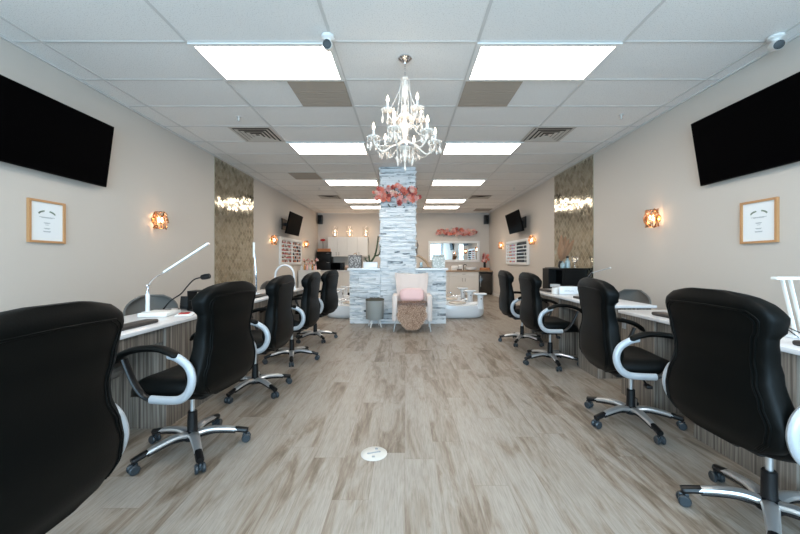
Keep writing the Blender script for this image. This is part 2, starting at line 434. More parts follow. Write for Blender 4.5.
def sconce(side, y, z, label, s=1.0):
    f = -side; x = XL if side < 0 else XR
    t = empty('wall_sconce', (x, y, z), label=label, cat='wall lamp', group='crystal wall sconces')
    MB().lathe([(.05*s, 0), (.05*s, .012), (.02, .02), (.012, .05)], 18, M=RY(f*PI/2)).build('wall_plate', M_gold, t)
    cx = f*.085*s
    m = MB(); rnd = random.Random(int(y*10))
    for ring, zz in enumerate((-.105, 0, .105)):
        m.tube([(cx+(.052+.024*(zz == 0))*s*math.cos(a*PI/8), (.058+.026*(zz == 0))*s*math.sin(a*PI/8), zz*s) for a in range(16)], .0035, 6, closed=True)
    for a in range(8): m.tube([(cx+.076*k_*s*math.cos(a*PI/4), .084*k_*s*math.sin(a*PI/4), q*s) for q, k_ in ((-.11, .68), (-.06, .92), (0, 1), (.06, .92), (.11, .68))], .0035, 5)
    m.build('cage', M_copper, t)
    m = MB()
    for a in range(16):
        for k in range(3):
            th = a*PI/8+rnd.uniform(-.1, .1); r = rnd.uniform(.95, 1.2)
            bl = 1 if k == 1 else .78; M = T(cx+.07*s*bl*r*math.cos(th), .080*s*bl*r*math.sin(th), (-.075+.075*k+rnd.uniform(-.012, .012))*s) @ RZ(th) @ RX(rnd.uniform(-.9, .9)) @ RY(rnd.uniform(-.4, .4))
            m.mi = int(rnd.random() < .45)
            if rnd.random() < .66: m.rbox(-.006*s, .006*s, -.008*s, .008*s, -.036*s, .036*s, .003, M=M, seg=1)
    m.build('crystals', [M_amber, M_copper], t, smooth=False)
    for dy in (-.028, .028):
        MB().lathe([(.006, -.03), (.012, -.02), (.014, 0), (.010, .02), (.002, .04)], 10, (cx, dy*s, 0)).build('bulb', M_bulb, t)
    l = bpy.data.lights.new('sconce_glow', 'POINT'); l.energy = 2.0*s; l.color = (1, .68, .42); l.shadow_soft_size = .03
    lo = bpy.data.objects.new('sconce_glow', l); COL.objects.link(lo); lo.parent = t; lo.location = (cx+f*.0, 0, .0)
sconce(-1, 4.60, 1.75, 'glowing crystal wall sconce on the left wall near the television and certificate')
sconce(-1, 8.60, 1.74, 'glowing wall sconce at near side of the left nail polish rack')
sconce(-1, 11.4, 1.78, 'glowing wall sconce at far side of the left nail polish rack')
sconce(1, 4.42, 1.75, 'glowing crystal wall sconce on the right wall near the television and certificate')
sconce(1, 8.60, 1.74, 'glowing wall sconce at near side of the right nail polish rack')
sconce(1, 11.4, 1.74, 'glowing wall sconce at far side of the right nail polish rack')

def mirror_panel(side, y0, y1, label):
    f = -side; x = XL if side < 0 else XR
    t = empty('mirror_tile_panel', (x, 0, 0), label=label, cat='mirror panel')
    MB().box(*sorted((0, f*.010)), y0, y1, .09, H-.025).build('backing', M_grout, t, smooth=False)
    m = MB(); rnd = random.Random(3+side)
    pw, ph = .128, .125
    nr = int((H-.115)/(ph/2))
    for r in range(nr+1):
        zc = .09+ph/2*r
        for q in range(-1, int((y1-y0)/pw)+2):
            yc = y0+pw*q+(pw/2 if r % 2 else 0)
            a, b = pw/2*.92, ph/2*.92
            pts = [(yc-a, zc), (yc, zc-b), (yc+a, zc), (yc, zc+b)]
            if yc-a < y0 or yc+a > y1 or zc-b < .09 or zc+b > H-.025:
                pts = [(min(max(p, y0), y1), min(max(q2, .09), H-.025)) for p, q2 in pts]
                ar = abs(sum(pts[i][0]*pts[(i+1) % 4][1]-pts[(i+1) % 4][0]*pts[i][1] for i in range(4)))/2
                if ar < .0008: continue
            ty, tz = rnd.gauss(0, .020), rnd.gauss(0, .009)
            m.poly([(f*(.013+ty*(p-yc)+tz*(q2-zc)), p, q2) for p, q2 in pts])
    m.build('mirror_tiles', M_tile, t, smooth=False)
mirror_panel(-1, 6.05, 7.60, 'tall antique diamond mirror tile panel on the left wall')
mirror_panel(1, 5.93, 7.47, 'tall antique diamond mirror tile panel on the right wall')

# ------------------------------------------------------------------ nail polish racks with bottles
def bottle_mesh(name, body, cap):
    m = MB(); m.lathe([(.012, 0), (.016, .002), (.016, .035), (.009, .042)], 8); m.mi = 1; m.lathe([(.008, .042), (.010, .043), (.008, .078), (.004, .08)], 8)
    o = m.build(name, [body, cap]); return o
pol = {}
for nm, rgb in (('orange', (196, 112, 72)), ('brown', (120, 74, 58)), ('red', (168, 54, 52)), ('pink', (220, 150, 150)), ('beige', (206, 176, 156)), ('dark', (44, 40, 44)), ('lilac', (170, 150, 180)), ('white', (225, 220, 218))):
    pol[nm] = mat('polish_'+nm, rgb, .25)
protos = {}
M_cap = mat('bottle_cap_brown', (150, 104, 84), .4)
def bottle(kind, capm, loc, label, group):
    key = (kind, capm.name)
    if key not in protos:
        o = bottle_mesh('nail_polish_bottle', pol[kind], capm); protos[key] = o
    else:
        o = protos[key].copy(); COL.objects.link(o)
    o.location = loc; tag(o, label, 'bottle', group)
RN = ['top', 'second', 'third', 'fourth', 'fifth', 'bottom']
def rack(side, y0, y1, z0, z1, label, style):
    f = -side; x = (XL if side < 0 else XR)
    t = empty('nail_polish_rack', (x, (y0+y1)/2, z0), label=label, cat='rack')
    L = (y1-y0)/2; Hh = z1-z0; D = .055; X = sorted((0, f*D))
    m = MB(); m.box(*sorted((0, f*.01)), -L, L, 0, Hh)
    fw = .065
    X2 = sorted((f*.01, f*D))
    m.box(*X2, -L, L, 0, fw); m.box(*X2, -L, L, Hh-fw, Hh); m.box(*X2, -L, -L+fw, fw, Hh-fw); m.box(*X2, L-fw, L, fw, Hh-fw); m.box(*X2, -.04, .04, fw, Hh-fw)
    m.build('frame', M_white, t, smooth=False)
    rows = 6; pitch = (Hh-2*fw)/rows; rnd = random.Random(11+side)
    s = MB()
    for r in range(1, rows): s.box(*sorted((f*.01, f*D*.95)), -L+fw, -.04, fw+r*pitch-.022, fw+r*pitch); s.box(*sorted((f*.01, f*D*.95)),   .04, L-fw, fw+r*pitch-.022, fw+r*pitch)
    s.build('shelves', M_white, t, smooth=False)
    for r in range(rows):
        for c in (0, 1):
            ya, yb = ((-L+fw, -.04), (.04, L-fw))[c]
            nb = 13
            for i in range(nb):
                if rnd.random() < .05: continue
                pos = ['first', 'second', 'third', 'fourth', 'fifth', 'sixth', 'seventh', 'eighth', 'ninth', 'tenth', 'eleventh', 'twelfth', 'thirteenth'][i]
                yy = (y0+y1)/2+ya+(yb-ya)*(i+.5)/nb
                kinds = style[c]
                kd = kinds[(r*5+i//3) % len(kinds)] if rnd.random() < .7 else rnd.choice(kinds)
                cap = M_plastic if kd == 'dark' else (M_white if style[c][0] == 'pink' else (M_cap if rnd.random() < .7 else M_white))
                sd = 'left' if side < 0 else 'right'
                bottle(kd, cap, (x+f*.035, yy, z0+fw+r*pitch), f'{pos} {kd} nail polish bottle on the {RN[rows-1-r]} shelf, {("near", "far")[c]} column, {sd} wall rack', f'nail polish bottles in the {sd} wall rack')
rack(-1, 9.15, 11.0, 1.13, 1.87, 'white nail polish rack with two columns on the left wall under the television', (['orange', 'brown', 'beige', 'red'], ['brown', 'orange', 'dark', 'beige']))
rack(1, 9.0, 10.9, 1.13, 1.82, 'white nail polish rack on the right wall under the television, pink and black rows', (['dark'], ['pink', 'lilac', 'orange', 'white', 'beige']))

# ------------------------------------------------------------------ pillar and partitions
YP = 6.85
def stones(m, x0, x1, z0, z1, y, nrm, rnd, d0=.008, d1=.052):
    """stones on a vertical face; nrm: '-y','+y','-x','+x' ; for x faces x0,x1 are y range and y is the x position"""
    z = z0
    while z < z1-.005:
        h = min(rnd.choice((.028, .036, .045, .055)), z1-z)
        x = x0-rnd.uniform(0, .1)
        while x < x1:
            w = rnd.uniform(.10, .38); a, b = max(x, x0), min(x+w, x1); d = rnd.uniform(d0, d1)
            if b-a > .004:
                g = .002
                if nrm == '-y': m.box(a+g, b-g, y-d, y, z+g, z+h-g)
                elif nrm == '+y': m.box(a+g, b-g, y, y+d, z+g, z+h-g)
                elif nrm == '-x': m.box(y-d, y, a+g, b-g, z+g, z+h-g)
                else: m.box(y, y+d, a+g, b-g, z+g, z+h-g)
            x += w
        z += h
rnd = random.Random(5)
PX0, PX1 = -.46, .18
m = MB(); m.box(PX0, PX1, YP, YP+.42, 0, H)
stones(m, PX0-.02, PX1+.02, 0, H, YP, '-y', rnd); stones(m, PX0-.02, PX1+.02, 1.0, H, YP+.42, '+y', rnd)
stones(m, YP, YP+.42, 1.0, H, PX0, '-x', rnd); stones(m, YP, YP+.42, 1.0, H, PX1, '+x', rnd)
tag(m.build('stone_pillar', M_stone, smooth=False), 'white and grey stacked stone pillar rising to the ceiling in mid room', 'pillar')
for (a, b, sd) in ((-1.08, PX0-.022, 'left'), (PX1+.022, .80, 'right')):
    t = empty('partition_wall', ((a+b)/2, YP, 0), label=f'low white stacked stone half wall on the {sd} of the pillar', cat='partition')
    w = (b-a)/2
    m = MB(); m.box(-w+.04, w-.0, .0, .22, 0, 1.035) if sd == 'left' else m.box(-w, w-.04, .0, .22, 0, 1.035)
    stones(m, -w, w, 0, 1.035, 0, '-y', rnd); stones(m, -w, w, 0, 1.035, .22, '+y', rnd)
    if sd == 'left': stones(m, 0, .22, 0, 1.035, -w+.04, '-x', rnd)
    else: stones(m, 0, .22, 0, 1.035, w-.04, '+x', rnd)
    m.build('stone_cladding', M_stone, t, smooth=False)
    xa, xb = (-w-.04, w) if sd == 'left' else (-w, w+.04)
    MB().rbox(xa, xb, -.07, .30, 1.037, 1.08, .005).build('wall_cap', M_whitegloss, t)

# flower clusters
def flower(kind_m, r, rnd, big=True):
    m = MB(); n = 7 if big else 5
    for ly in range(3 if big else 2):
        for i in range(n-ly):
            a = 2*PI*i/(n-ly)+ly*.5; el = .25+.45*ly; rr = r*(1-.25*ly)
            M = RZ(a) @ RY(-el)
            m.add([M @ Vector(p) for p in ((0, 0, 0), (rr*.5, -rr*.34, .06*rr), (rr, -rr*.15, .2*rr), (rr, rr*.15, .2*rr), (rr*.5, rr*.34, .06*rr), (rr*.55, 0, -.04*rr))], [(0, 1, 5), (1, 2, 5), (2, 3, 5), (3, 4, 5), (4, 0, 5)])
    m.ball((0, 0, r*.2), r*.18, 6)
    return m
def garland(name, cx, y, cz, L, Hh, N, label, rnd, r0=.055):
    t = empty(name, (cx, y, cz), label=label, cat='flower garland')
    ms = [M_coral, M_rose, M_cream, M_coral, M_rose, M_dred, M_coral]
    leaf = MB()
    for i in range(N*3):
        u = rnd.uniform(-1, 1); px, pz = u*L/2, rnd.gauss(0, .3)*Hh*(1-.4*abs(u))
        M = T(px, rnd.uniform(-.06, -.01), pz) @ RZ(rnd.uniform(0, 6)) @ RY(rnd.uniform(-1, 1)) @ RX(rnd.uniform(0, 6))
        leaf.add([M @ Vector(p) for p in ((0, 0, 0), (.03, .014, .004), (.07, 0, 0), (.03, -.014, .004))], [(0, 1, 2, 3)])
    leaf.tube([(-L/2, -.01, -.02), (0, -.015, .01), (L/2, -.01, -.01)], .006, 6)
    leaf.build('foliage', M_leafd, t, smooth=False)
    proto = {}
    for i in range(N):
        u = (i+.5)/N*2-1; px = u*L/2+rnd.uniform(-.03, .03); pz = rnd.uniform(-.5, .5)*Hh*(1-.5*abs(u))
        k = i % 7
        if k not in proto:
            o = flower(ms[k], r0*rnd.uniform(.8, 1.15), rnd).build('flower', ms[k], t); proto[k] = o
        else:
            o = proto[k].copy(); COL.objects.link(o); o.parent = t
        o.location = (px, rnd.uniform(-.10, -.05), pz); o.rotation_euler = (PI/2+rnd.uniform(-.5, .5), 0, rnd.uniform(-.6, .6))
        o.scale = [rnd.uniform(.8, 1.2)]*3
rnd = random.Random(21)
garland('flower_garland', -.16, YP-.05, 2.50, .84, .34, 62, 'coral and pink flower garland around the top of the stone pillar', rnd, .058)
garland('flower_garland', 1.95, YB-.02, 2.33, 1.5, .24, 84, 'coral and pink flower garland on the back wall above the mirror', rnd, .070)

# ------------------------------------------------------------------ chandelier
CH = empty('chandelier', (0, 3.17, H), label='white crystal chandelier with lit candle bulbs hanging in the middle of the ceiling', cat='chandelier')
MB().lathe([(.001, 0), (.06, -.001), (.062, -.012), (.035, -.035), (.01, -.045), (.006, -.055)], 24).build('canopy', M_chrome, CH)
m = MB()
for i in range(7):
    z = -.06-i*.018; M = RZ((i % 2)*PI/2)
    m.tube([M @ Vector((.007*math.cos(a*PI/4), 0, z-.010+.013*math.sin(a*PI/4)-.003)) for a in range(8)], .0022, 6, closed=True)
m.build('chain', M_chrome, CH)
stem = [(.004, -.18), (.03, -.185), (.036, -.195), (.012, -.205), (.010, -.235), (.028, -.265), (.032, -.30), (.024, -.35), (.012, -.40), (.010, -.42), (.03, -.44), (.034, -.46), (.02, -.48), (.045, -.51), (.062, -.525), (.058, -.545), (.02, -.56), (.018, -.58), (.034, -.61), (.036, -.65), (.022, -.70), (.016, -.73), (.03, -.75), (.07, -.78), (.078, -.80), (.06, -.825), (.03, -.84), (.022, -.87), (.03, -.90), (.018, -.925), (.001, -.935)]
MB().lathe(stem, 20).build('stem', M_crystal, CH)
MB().lathe([(.03, -.795), (.082, -.80), (.082, -.812), (.03, -.82)], 24).build('hub_ring', M_chrome, CH)
def strand(m, a, b, sag, n, r):
    if m is None:
        m = MB(); strand(m, a, b, sag, n, r)
        a_, b_ = Vector(a), Vector(b); m.tube([a_.lerp(b_, i/8)-Vector((0, 0, sag*4*(i/8)*(1-i/8))) for i in range(9)], .001, 4)
        m.build('bead_strand', M_crystal, CH); return
    a, b = Vector(a), Vector(b)
    for i in range(n+1):
        t = i/n; p = a.lerp(b, t); p.z -= sag*4*t*(1-t); m.ball(p, r, 6)
def bobeche_prof(r): r = r*1.15; return [(.006, -.012), (r*.55, -.010), (r, .008), (r*1.02, .012), (r*.6, .001), (.008, .0)]
pend = {}
def pendant(parent, x, y, z, nb):
    if nb not in pend:
        d = MB()
        d.tube([(0, 0, .004), (0, 0, -nb*.012-.006)], .0012, 4)
        for q in range(nb): d.ball((0, 0, -q*.012), .005, 5)
        L = nb*.012; d.lathe([(.001, -L), (.009, -L-.018), (.012, -L-.032), (.001, -L-.055)], 6)
        o = d.build('pendant', M_crystal, parent, angle=20); pend[nb] = o
    else:
        o = pend[nb].copy(); COL.objects.link(o); o.parent = parent
    o.location = (x, y, z)
def arm(ang, R, z_hub, z_cup, dip, rnd):
    ca, sa = math.cos(ang), math.sin(ang)
    P = spl([(.02, 0, z_hub), (R*.22, 0, z_hub+.03), (R*.45, 0, z_cup-dip*.6), (R*.7, 0, z_cup-dip), (R*.93, 0, z_cup-dip*.6), (R, 0, z_cup-.012)], 5)
    pts = [(p.x*ca, p.x*sa, p.z) for p in P]
    o = MB().tube(pts, .008, 7).build('arm', M_crystal, CH)
    cx, cy = R*ca, R*sa
    b = MB(); b.lathe(bobeche_prof(.052), 16, (cx, cy, z_cup))
    for k in range(12): b.ball((cx+.052*math.cos(k*PI/6), cy+.052*math.sin(k*PI/6), z_cup+.006), .009, 5)
    b.build('bobeche', M_crystal, o)
    MB().lathe([(.016, 0), (.018, .012), (.010, .016), (.010, .075), (.011, .078)], 12, (cx, cy, z_cup)).build('candle_sleeve', M_white, o)
    MB().lathe([(.006, .078), (.012, .092), (.0125, .102), (.008, .12), (.003, .136), (.0005, .142)], 12, (cx, cy, z_cup)).build('candle_bulb', M_flame, o)
    for k in range(6):
        a = k*2*PI/6+ang; pendant(o, cx+.052*math.cos(a), cy+.052*math.sin(a), z_cup-.008, 3)
    return (cx, cy, z_cup)
rnd = random.Random(2)
low = [arm(math.radians(12+60*k), .285, -.82, -.75, .11, rnd) for k in range(6)]
up = [arm(math.radians(35+90*k), .185, -.54, -.53, .07, rnd) for k in range(4)]
m = None
for i, p in enumerate(low):
    strand(m, (p[0]*.9, p[1]*.9, p[2]-.02), (p[0]*.12, p[1]*.12, -.54), .05, 18, .005)
    q = low[(i+1) % 6]; strand(m, (p[0], p[1], p[2]-.01), (q[0], q[1], q[2]-.01), .09, 20, .005)
for p in up: strand(m, (p[0], p[1], p[2]-.01), (p[0]*.1, p[1]*.1, -.2), .03, 22, .005)
for k in range(6):
    a = k*PI/3; strand(m, (.034*math.cos(a), .034*math.sin(a), -.195), (.07*math.cos(a), .07*math.sin(a), -.54), .0, 26, .0048)
for k in range(12):
    a = k*PI/6; pendant(CH, .075*math.cos(a), .075*math.sin(a), -.825, 8 if k % 2 else 5)
for k in range(8):
    a = k*PI/4; pendant(CH, .055*math.cos(a), .055*math.sin(a), -.55, 4)
pendant(CH, 0, 0, -.94, 3)
l = bpy.data.lights.new('chandelier_glow', 'POINT'); l.energy = .9; l.color = (1, .80, .58); l.shadow_soft_size = .12
lo = bpy.data.objects.new('chandelier_glow', l); COL.objects.link(lo); lo.parent = CH; lo.location = (0, -.12, -.62)

# ------------------------------------------------------------------ black office chair
def make_office_chair():
    t = empty('office_chair', (0, 0, 0))
    wz = [(.42, .10), (.433, .19), (.46, .248), (.50, .278), (.56, .285), (.64, .262), (.72, .232), (.80, .226), (.86, .236), (.895, .240), (.93, .252), (.98, .260), (1.01, .250), (1.035, .226), (1.055, .190), (1.07, .14), (1.078, .08)]
    th = [(.42, .03), (.45, .07), (.50, .10), (.60, .12), (.72, .105), (.84, .088), (.885, .080), (.90, .080), (.93, .104), (.985, .118), (1.03, .10), (1.062, .066), (1.078, .03)]
    XB = [(.42, -.268), (.50, -.295), (.62, -.300), (.76, -.285), (.90, -.300), (1.02, -.318), (1.085, -.305)]
    N = 44; e = 2/5.2
    def sect(z, Y, front=False):
        w = interp(wz, z)*1.04; h = interp(th, z)/2
        s_ = min(1, (abs(Y)/w)**(1/e)); c = math.sqrt(max(0, 1-s_*s_)); X = c**e*h*(1 if front else -1)
        return interp(XB, z)+h+X+.016*(abs(Y)/.26)**2.2
    zs = [.42, .424, .432, .444, .46, .48, .505, .53, .56, .60, .64, .68, .72, .76, .80, .84, .87, .885, .893, .901, .91, .925, .945, .965, .985, 1.005, 1.02, 1.032, 1.045, 1.056, 1.066, 1.074, 1.078]
    rings = []
    for z in zs:
        w = interp(wz, z)*1.04; h = interp(th, z)/2; ring = []
        for j in range(N):
            a = 2*PI*j/N; c, s = math.cos(a), math.sin(a)
            X = math.copysign(abs(c)**e, c)*h; Y = math.copysign(abs(s)**e, s)*w
            ring.append((interp(XB, z)+h+X+.016*(abs(Y)/.26)**2.2, Y, z))
        rings.append(ring)
    back = MB().rings(rings).build('backrest', M_leather, t, angle=60)
    m = MB()
    for off in (.036, .050):
        top = 1.034-off*.55; pts = []
        for z in [.452+.012*i for i in range(60)]:
            if z > top: break
            k = max(0, (z-(top-.055))/.055); w = interp(wz, min(z, .985))*1.04-off-(.06*k*k)
            pts.append(Vector((sect(z, w)-.0005, w, z)))
        wt = pts[-1].y; zt = pts[-1].z
        arc = [Vector((sect(zt+.006*math.cos(PI/2*q/8), wt*q/8)-.0005, wt*q/8, zt+.006*math.cos(PI/2*q/8))) for q in range(7, -8, -1)]
        L = pts + arc + [Vector((p.x, -p.y, p.z)) for p in reversed(pts)]
        m.tube(L, .0034, 6)
    m.build('stitched_seam', M_leather, back)
    # seat
    prof = [(.405, .80, .03), (.412, .93, .0), (.44, 1.0, 0), (.47, 1.0, 0), (.488, .985, 0), (.505, .93, 0), (.518, .83, 0), (.524, .70, 0), (.526, .4, 0)]
    rings = []
    for z, k, _ in prof:
        ring = []
        for j in range(36):
            a = 2*PI*j/36; c, s = math.cos(a), math.sin(a)
            X = math.copysign(abs(c)**.55, c)*.265*k; Y = math.copysign(abs(s)**.55, s)*.258*k
            zz = z - (max(0, X-.12)*.35 if z > .43 else 0) + (.012*(abs(Y)/.26)**2 if z > .5 else 0)
            ring.append((X+.01, Y, zz))
        rings.append(ring)
    MB().rings(rings).build('seat', M_leather, t, angle=60)
    m = MB(); m.rbox(-.14, .10, -.09, .09, .355, .412, .012); m.rbox(-.20, -.10, -.05, .05, .38, .41, .006)
    m.tube(spl([(-.02, -.08, .385), (-.02, -.2, .385), (-.03, -.27, .37)], 4), .006, 8); m.rbox(-.05, -.01, -.31, -.26, .355, .38, .008)
    m.tube(spl([(-.16, 0, .40), (-.20, 0, .405), (-.235, 0, .43), (-.24, 0, .50)], 5), .035, 8, ry=.010, side=(0, 1, 0))
    m.build('tilt_mechanism', M_plastic, t)
    for sy in (-1, 1):
        y = .305*sy
        fr = MB()
        fr.tube(spl([(-.10, y, .688), (-.155, y, .672), (-.215, y, .628), (-.238, y, .56), (-.218, y, .490), (-.17, y, .448), (-.10, y, .438), (.01, y, .438)], 6), .019, 12, ry=.023, side=(0, 1, 0))
        ar = fr.build('armrest', M_silver, t); 
        b = MB(); b.tube(spl([(.01, y, .438), (.06, y, .46), (.12, y, .535), (.175, y, .655)], 6), .020, 10, ry=.013, side=(0, 1, 0))
        b.tube(spl([(-.02, y, .425), (-.02, y*.8, .415), (-.02, y*.45, .40)], 4), .024, 8, ry=.008, side=(1, 0, 0))
        b.build('arm_strut', M_plastic, ar)
        b = MB(); P = spl([(-.165, y, .676), (-.10, y, .705), (-.02, y, .722), (.10, y, .712), (.19, y, .680), (.255, y, .625)], 6)
        n_ = len(P); b.tube(P, [.030*min(1, .35+min(i, n_-1-i)*.22) for i in range(n_)], 12, ry=[.019*min(1, .4+min(i, n_-1-i)*.2) for i in range(n_)], side=(0, 1, 0))
        b.build('arm_pad', M_leather, ar)
    MB().lathe([(.014, .20), (.014, .36)], 14).build('gas_lift', M_alloy, t)
    MB().lathe([(.052, .075), (.055, .09), (.05, .115), (.030, .125), (.028, .245), (.024, .25)], 20).build('lift_cover', M_plastic, t)
    for k in range(5):
        lg = MB().tube(spl([(.03, 0, .105), (.10, 0, .118), (.20, 0, .105), (.285, 0, .082)], 5), [.034-.014*i/15 for i in range(16)], 10, ry=[.019-.005*i/15 for i in range(16)], side=(0, 1, 0)).build('base_leg', M_alloy, t)
        c = MB(); c.tube(spl([(.245, 0, .0925), (.29, 0, .081), (.325, 0, .072)], 4), [.022]*8+[.018], 10, ry=.018, side=(0, 1, 0)); c.lathe([(.009, .045), (.009, .08)], 8, (.315, 0, 0)); 
        c.tube(spl([(.05, 0, .088), (.12, 0, .097), (.20, 0, .087), (.25, 0, .078)], 4), .020, 8, ry=.012, side=(0, 1, 0))
        c.build('end_cap', M_plastic, lg)
        c = MB()
        for s_ in (-1, 1): c.lathe([(.004, 0), (.022, .002), (.0275, .008), (.0275, .017), (.022, .022), (.002, .022)], 16, M=T(.315, s_*.006, .0277) @ RX(-s_*PI/2))
        c.rbox(.293, .337, -.007, .007, .02, .058, .005)
        c.build('caster', M_rubber, lg)
    return t
def set_base(o, ang):
    k = 0
    for c in o.children:
        if c.name.startswith('base_leg'): c.rotation_euler = (0, 0, math.radians(ang+72*k)-o.rotation_euler[2]); k += 1
OC = make_office_chair()
G_oc = 'black leather office chairs along the manicure desks'
chairs = [
 (-1.30, 1.01, 180, 10, 'black leather office chair nearest the camera at the left edge'),
 (-1.36, 2.24, 173, 20, 'black leather office chair second along the left row of desks'),
 (-1.40, 3.27, 180, -36, 'black leather office chair third along the left row of desks'),
 (-1.39, 4.30, 179, -73, 'black leather office chair fourth along the left row, second from its far end'),
 (-1.39, 5.42, 171, -54, 'black leather office chair farthest along the left row, toward the stone half wall'),
 (1.665, 1.60, 1, 155, 'black leather office chair nearest the camera on the right'),
 (1.69, 2.62, -7, -92, 'black leather office chair second along the right row of desks'),
 (1.72, 4.15, 0, 192, 'black leather office chair third along the right row of desks'),
 (1.74, 5.20, -1, 164, 'black leather office chair farthest along the right row of desks')]
for i, (x, y, f, b, lab) in enumerate(chairs):
    o = OC if i == 0 else copy_tree(OC)
    place(o, (x, y, 0), math.radians(f), lab, G_oc); o['category'] = 'chair'
    set_base(o, b)

# ------------------------------------------------------------------ manicure desks
def desk(xf, side, y0, y1, peds, label):
    """xf: x of the aisle face; side -1 left"""
    f = side; xb = xf+f*.55; HT = .76
    t = empty('manicure_desk', (xf, (y0+y1)/2, 0), label=label, cat='desk', group=None); yc = (y0+y1)/2
    MB().rbox(*sorted((0-f*.015, f*.57)), y0-yc-.01, y1-yc+.01, HT-.028, HT, .004).build('desk_top', M_top, t)
    m = MB()
    for (a, b) in peds: m.box(*sorted((0, f*.54)), a-yc, b-yc, .0, HT-.028)
    m.box(*sorted((f*.02, f*.04)), y0-yc+.02, y1-yc-.02, HT-.13, HT-.028)
    m.build('cabinet_body', M_desk, t, smooth=False)
    for (a, b) in peds:
        d = MB(); zs = (.07, .29, .50, .725)
        for z0_, z1_ in zip(zs, zs[1:]):
            e = MB().box(*sorted((f*.54, f*.556)), a-yc+.006, b-yc-.006, z0_+.003, z1_-.003).build('drawer', M_desk, t, smooth=False)
            MB().tube([(f*.575, (a+b)/2-yc-.06, z1_-.06), (f*.575, (a+b)/2-yc+.06, z1_-.06)], .005, 6).build('handle', M_alloy, e)
        h = MB()
    a, b = peds[-1]
    for dy in (.03, .06):
        MB().box(*sorted((-f*.012, 0)), b-yc-dy-.005, b-yc-dy+.005, .60, .70).build('pull', M_alloy, t, smooth=False)
    return t
desk(-1.72, -1, 1.05, 3.32, [(1.07, 1.55), (2.52, 3.30)], 'grey striped manicure desk with white top beside the second left office chair')
desk(-1.72, -1, 3.72, 5.95, [(3.74, 4.10), (4.70, 5.05), (5.60, 5.93)], 'far grey striped manicure desk with white top on the left')
desk(1.98, 1, .98, 3.22, [(1.0, 1.3), (1.77, 2.40), (2.78, 3.20)], 'grey striped manicure desk with white top at the nearest right office chairs')
desk(1.98, 1, 3.55, 5.80, [(3.60, 4.00), (4.50, 4.80), (5.48, 5.78)], 'far grey striped manicure desk with white top on the right')

def arm_pad(x, y, label):
    m = MB()
    m.rbox(-.05, .05, -.20, .20, 0, .028, .012, seg=3)
    tag(m.build('hand_rest_pad', M_vinylpad, None, (x, y, .76)), label, 'hand rest', 'black hand rest pads on the manicure desks')
arm_pad(-1.84, 2.35, 'black hand rest pad at the aisle edge of the near left desk')
arm_pad(-1.84, 4.40, 'black hand rest pad at near half of the far left desk')
arm_pad(-1.84, 5.22, 'black hand rest pad at far end of the far left desk')
arm_pad(2.10, 1.66, 'black hand rest pad at the right edge, on the near right desk')
arm_pad(2.10, 2.72, 'black hand rest pad on the near right desk between the two nearest chairs')
arm_pad(2.10, 4.08, 'black hand rest pad on the far right desk before the white box')
arm_pad(2.12, 5.30, 'black hand rest pad at far end of the far right desk')

# technician chairs
def make_tech():
    t = empty('task_chair', (0, 0, 0))
    rings = []; 
    for i in range(11):
        q = i/10; z = .50+.345*q; w = .235*(1-.25*(2*q-1)**4) if q < .5 else .235*(1-.55*max(0, (2*q-1))**3)
        row = []
        for j in range(13):
            u = j/12*2-1
            row.append((-.24-.04*q+.09*u*u, u*w, z))
        rings.append(row)
    m = MB(); th = .018
    fr = rings; bk = [[(x-th, y, z) for x, y, z in r] for r in rings]
    loop = [f_+list(reversed(b_)) for f_, b_ in zip(fr, bk)]
    m.rings(loop); b = m.build('backrest', M_mesh, t, angle=60)
    edge = [Vector(r[0]) for r in rings] + [Vector(p) for p in rings[-1][1:-1]] + [Vector(r[-1]) for r in reversed(rings)] + [Vector(p) for p in reversed(rings[0][1:-1])]
    MB().tube(edge, .011, 7, closed=True).build('back_frame', M_mesh, b)
    MB().lathe([(.05, .42), (.21, .43), (.235, .45), (.235, .475), (.21, .495), (.05, .50)], 24).build('seat', M_mesh, t)
    MB().tube(spl([(-.05, 0, .425), (-.22, 0, .44), (-.27, 0, .55), (-.27, 0, .62)], 5), .02, 8, ry=.01, side=(0, 1, 0)).build('back_support', M_plastic, t)
    MB().lathe([(.03, .07), (.03, .2), (.016, .205), (.016, .42)], 14).build('gas_lift', M_chrome, t)
    for k in range(5):
        a = k*2*PI/5
        lg = MB().tube([(.02, 0, .10), (.15, 0, .092), (.26, 0, .07)], [.020, .017, .012], 8, ry=[.014, .012, .010], side=(0, 1, 0)).build('base_leg', M_chrome, t, rz=a)
        c = MB(); c.lathe([(.024, -.018), (.024, .018)], 14, M=T(.265, 0, .0245) @ RX(PI/2)); c.lathe([(.008, .03), (.008, .075)], 8, (.262, 0, 0)); c.build('caster', M_rubber, lg)
    return t
TC = make_tech(); G_tc = 'low grey technician chairs on the wall side of the desks'
for i, (x, y, f, lab) in enumerate((
    (-2.47, 3.52, -35, 'low grey task chair behind the near left desk by the white lamp'),
    (-2.28, 6.28, -35, 'low grey task chair at the far end of the left desks'),
    (2.66, 4.30, 200, 'low grey task chair on the wall side between the two right desks'),
    (-2.12, 2.28, 0, 'grey task chair pushed under the near left desk, only chrome base showing'))):
    o = TC if i == 0 else copy_tree(TC)
    place(o, (x, y, 0), math.radians(f), lab, G_tc); o['category'] = 'chair'

# ------------------------------------------------------------------ things on the desks
DZ = .761
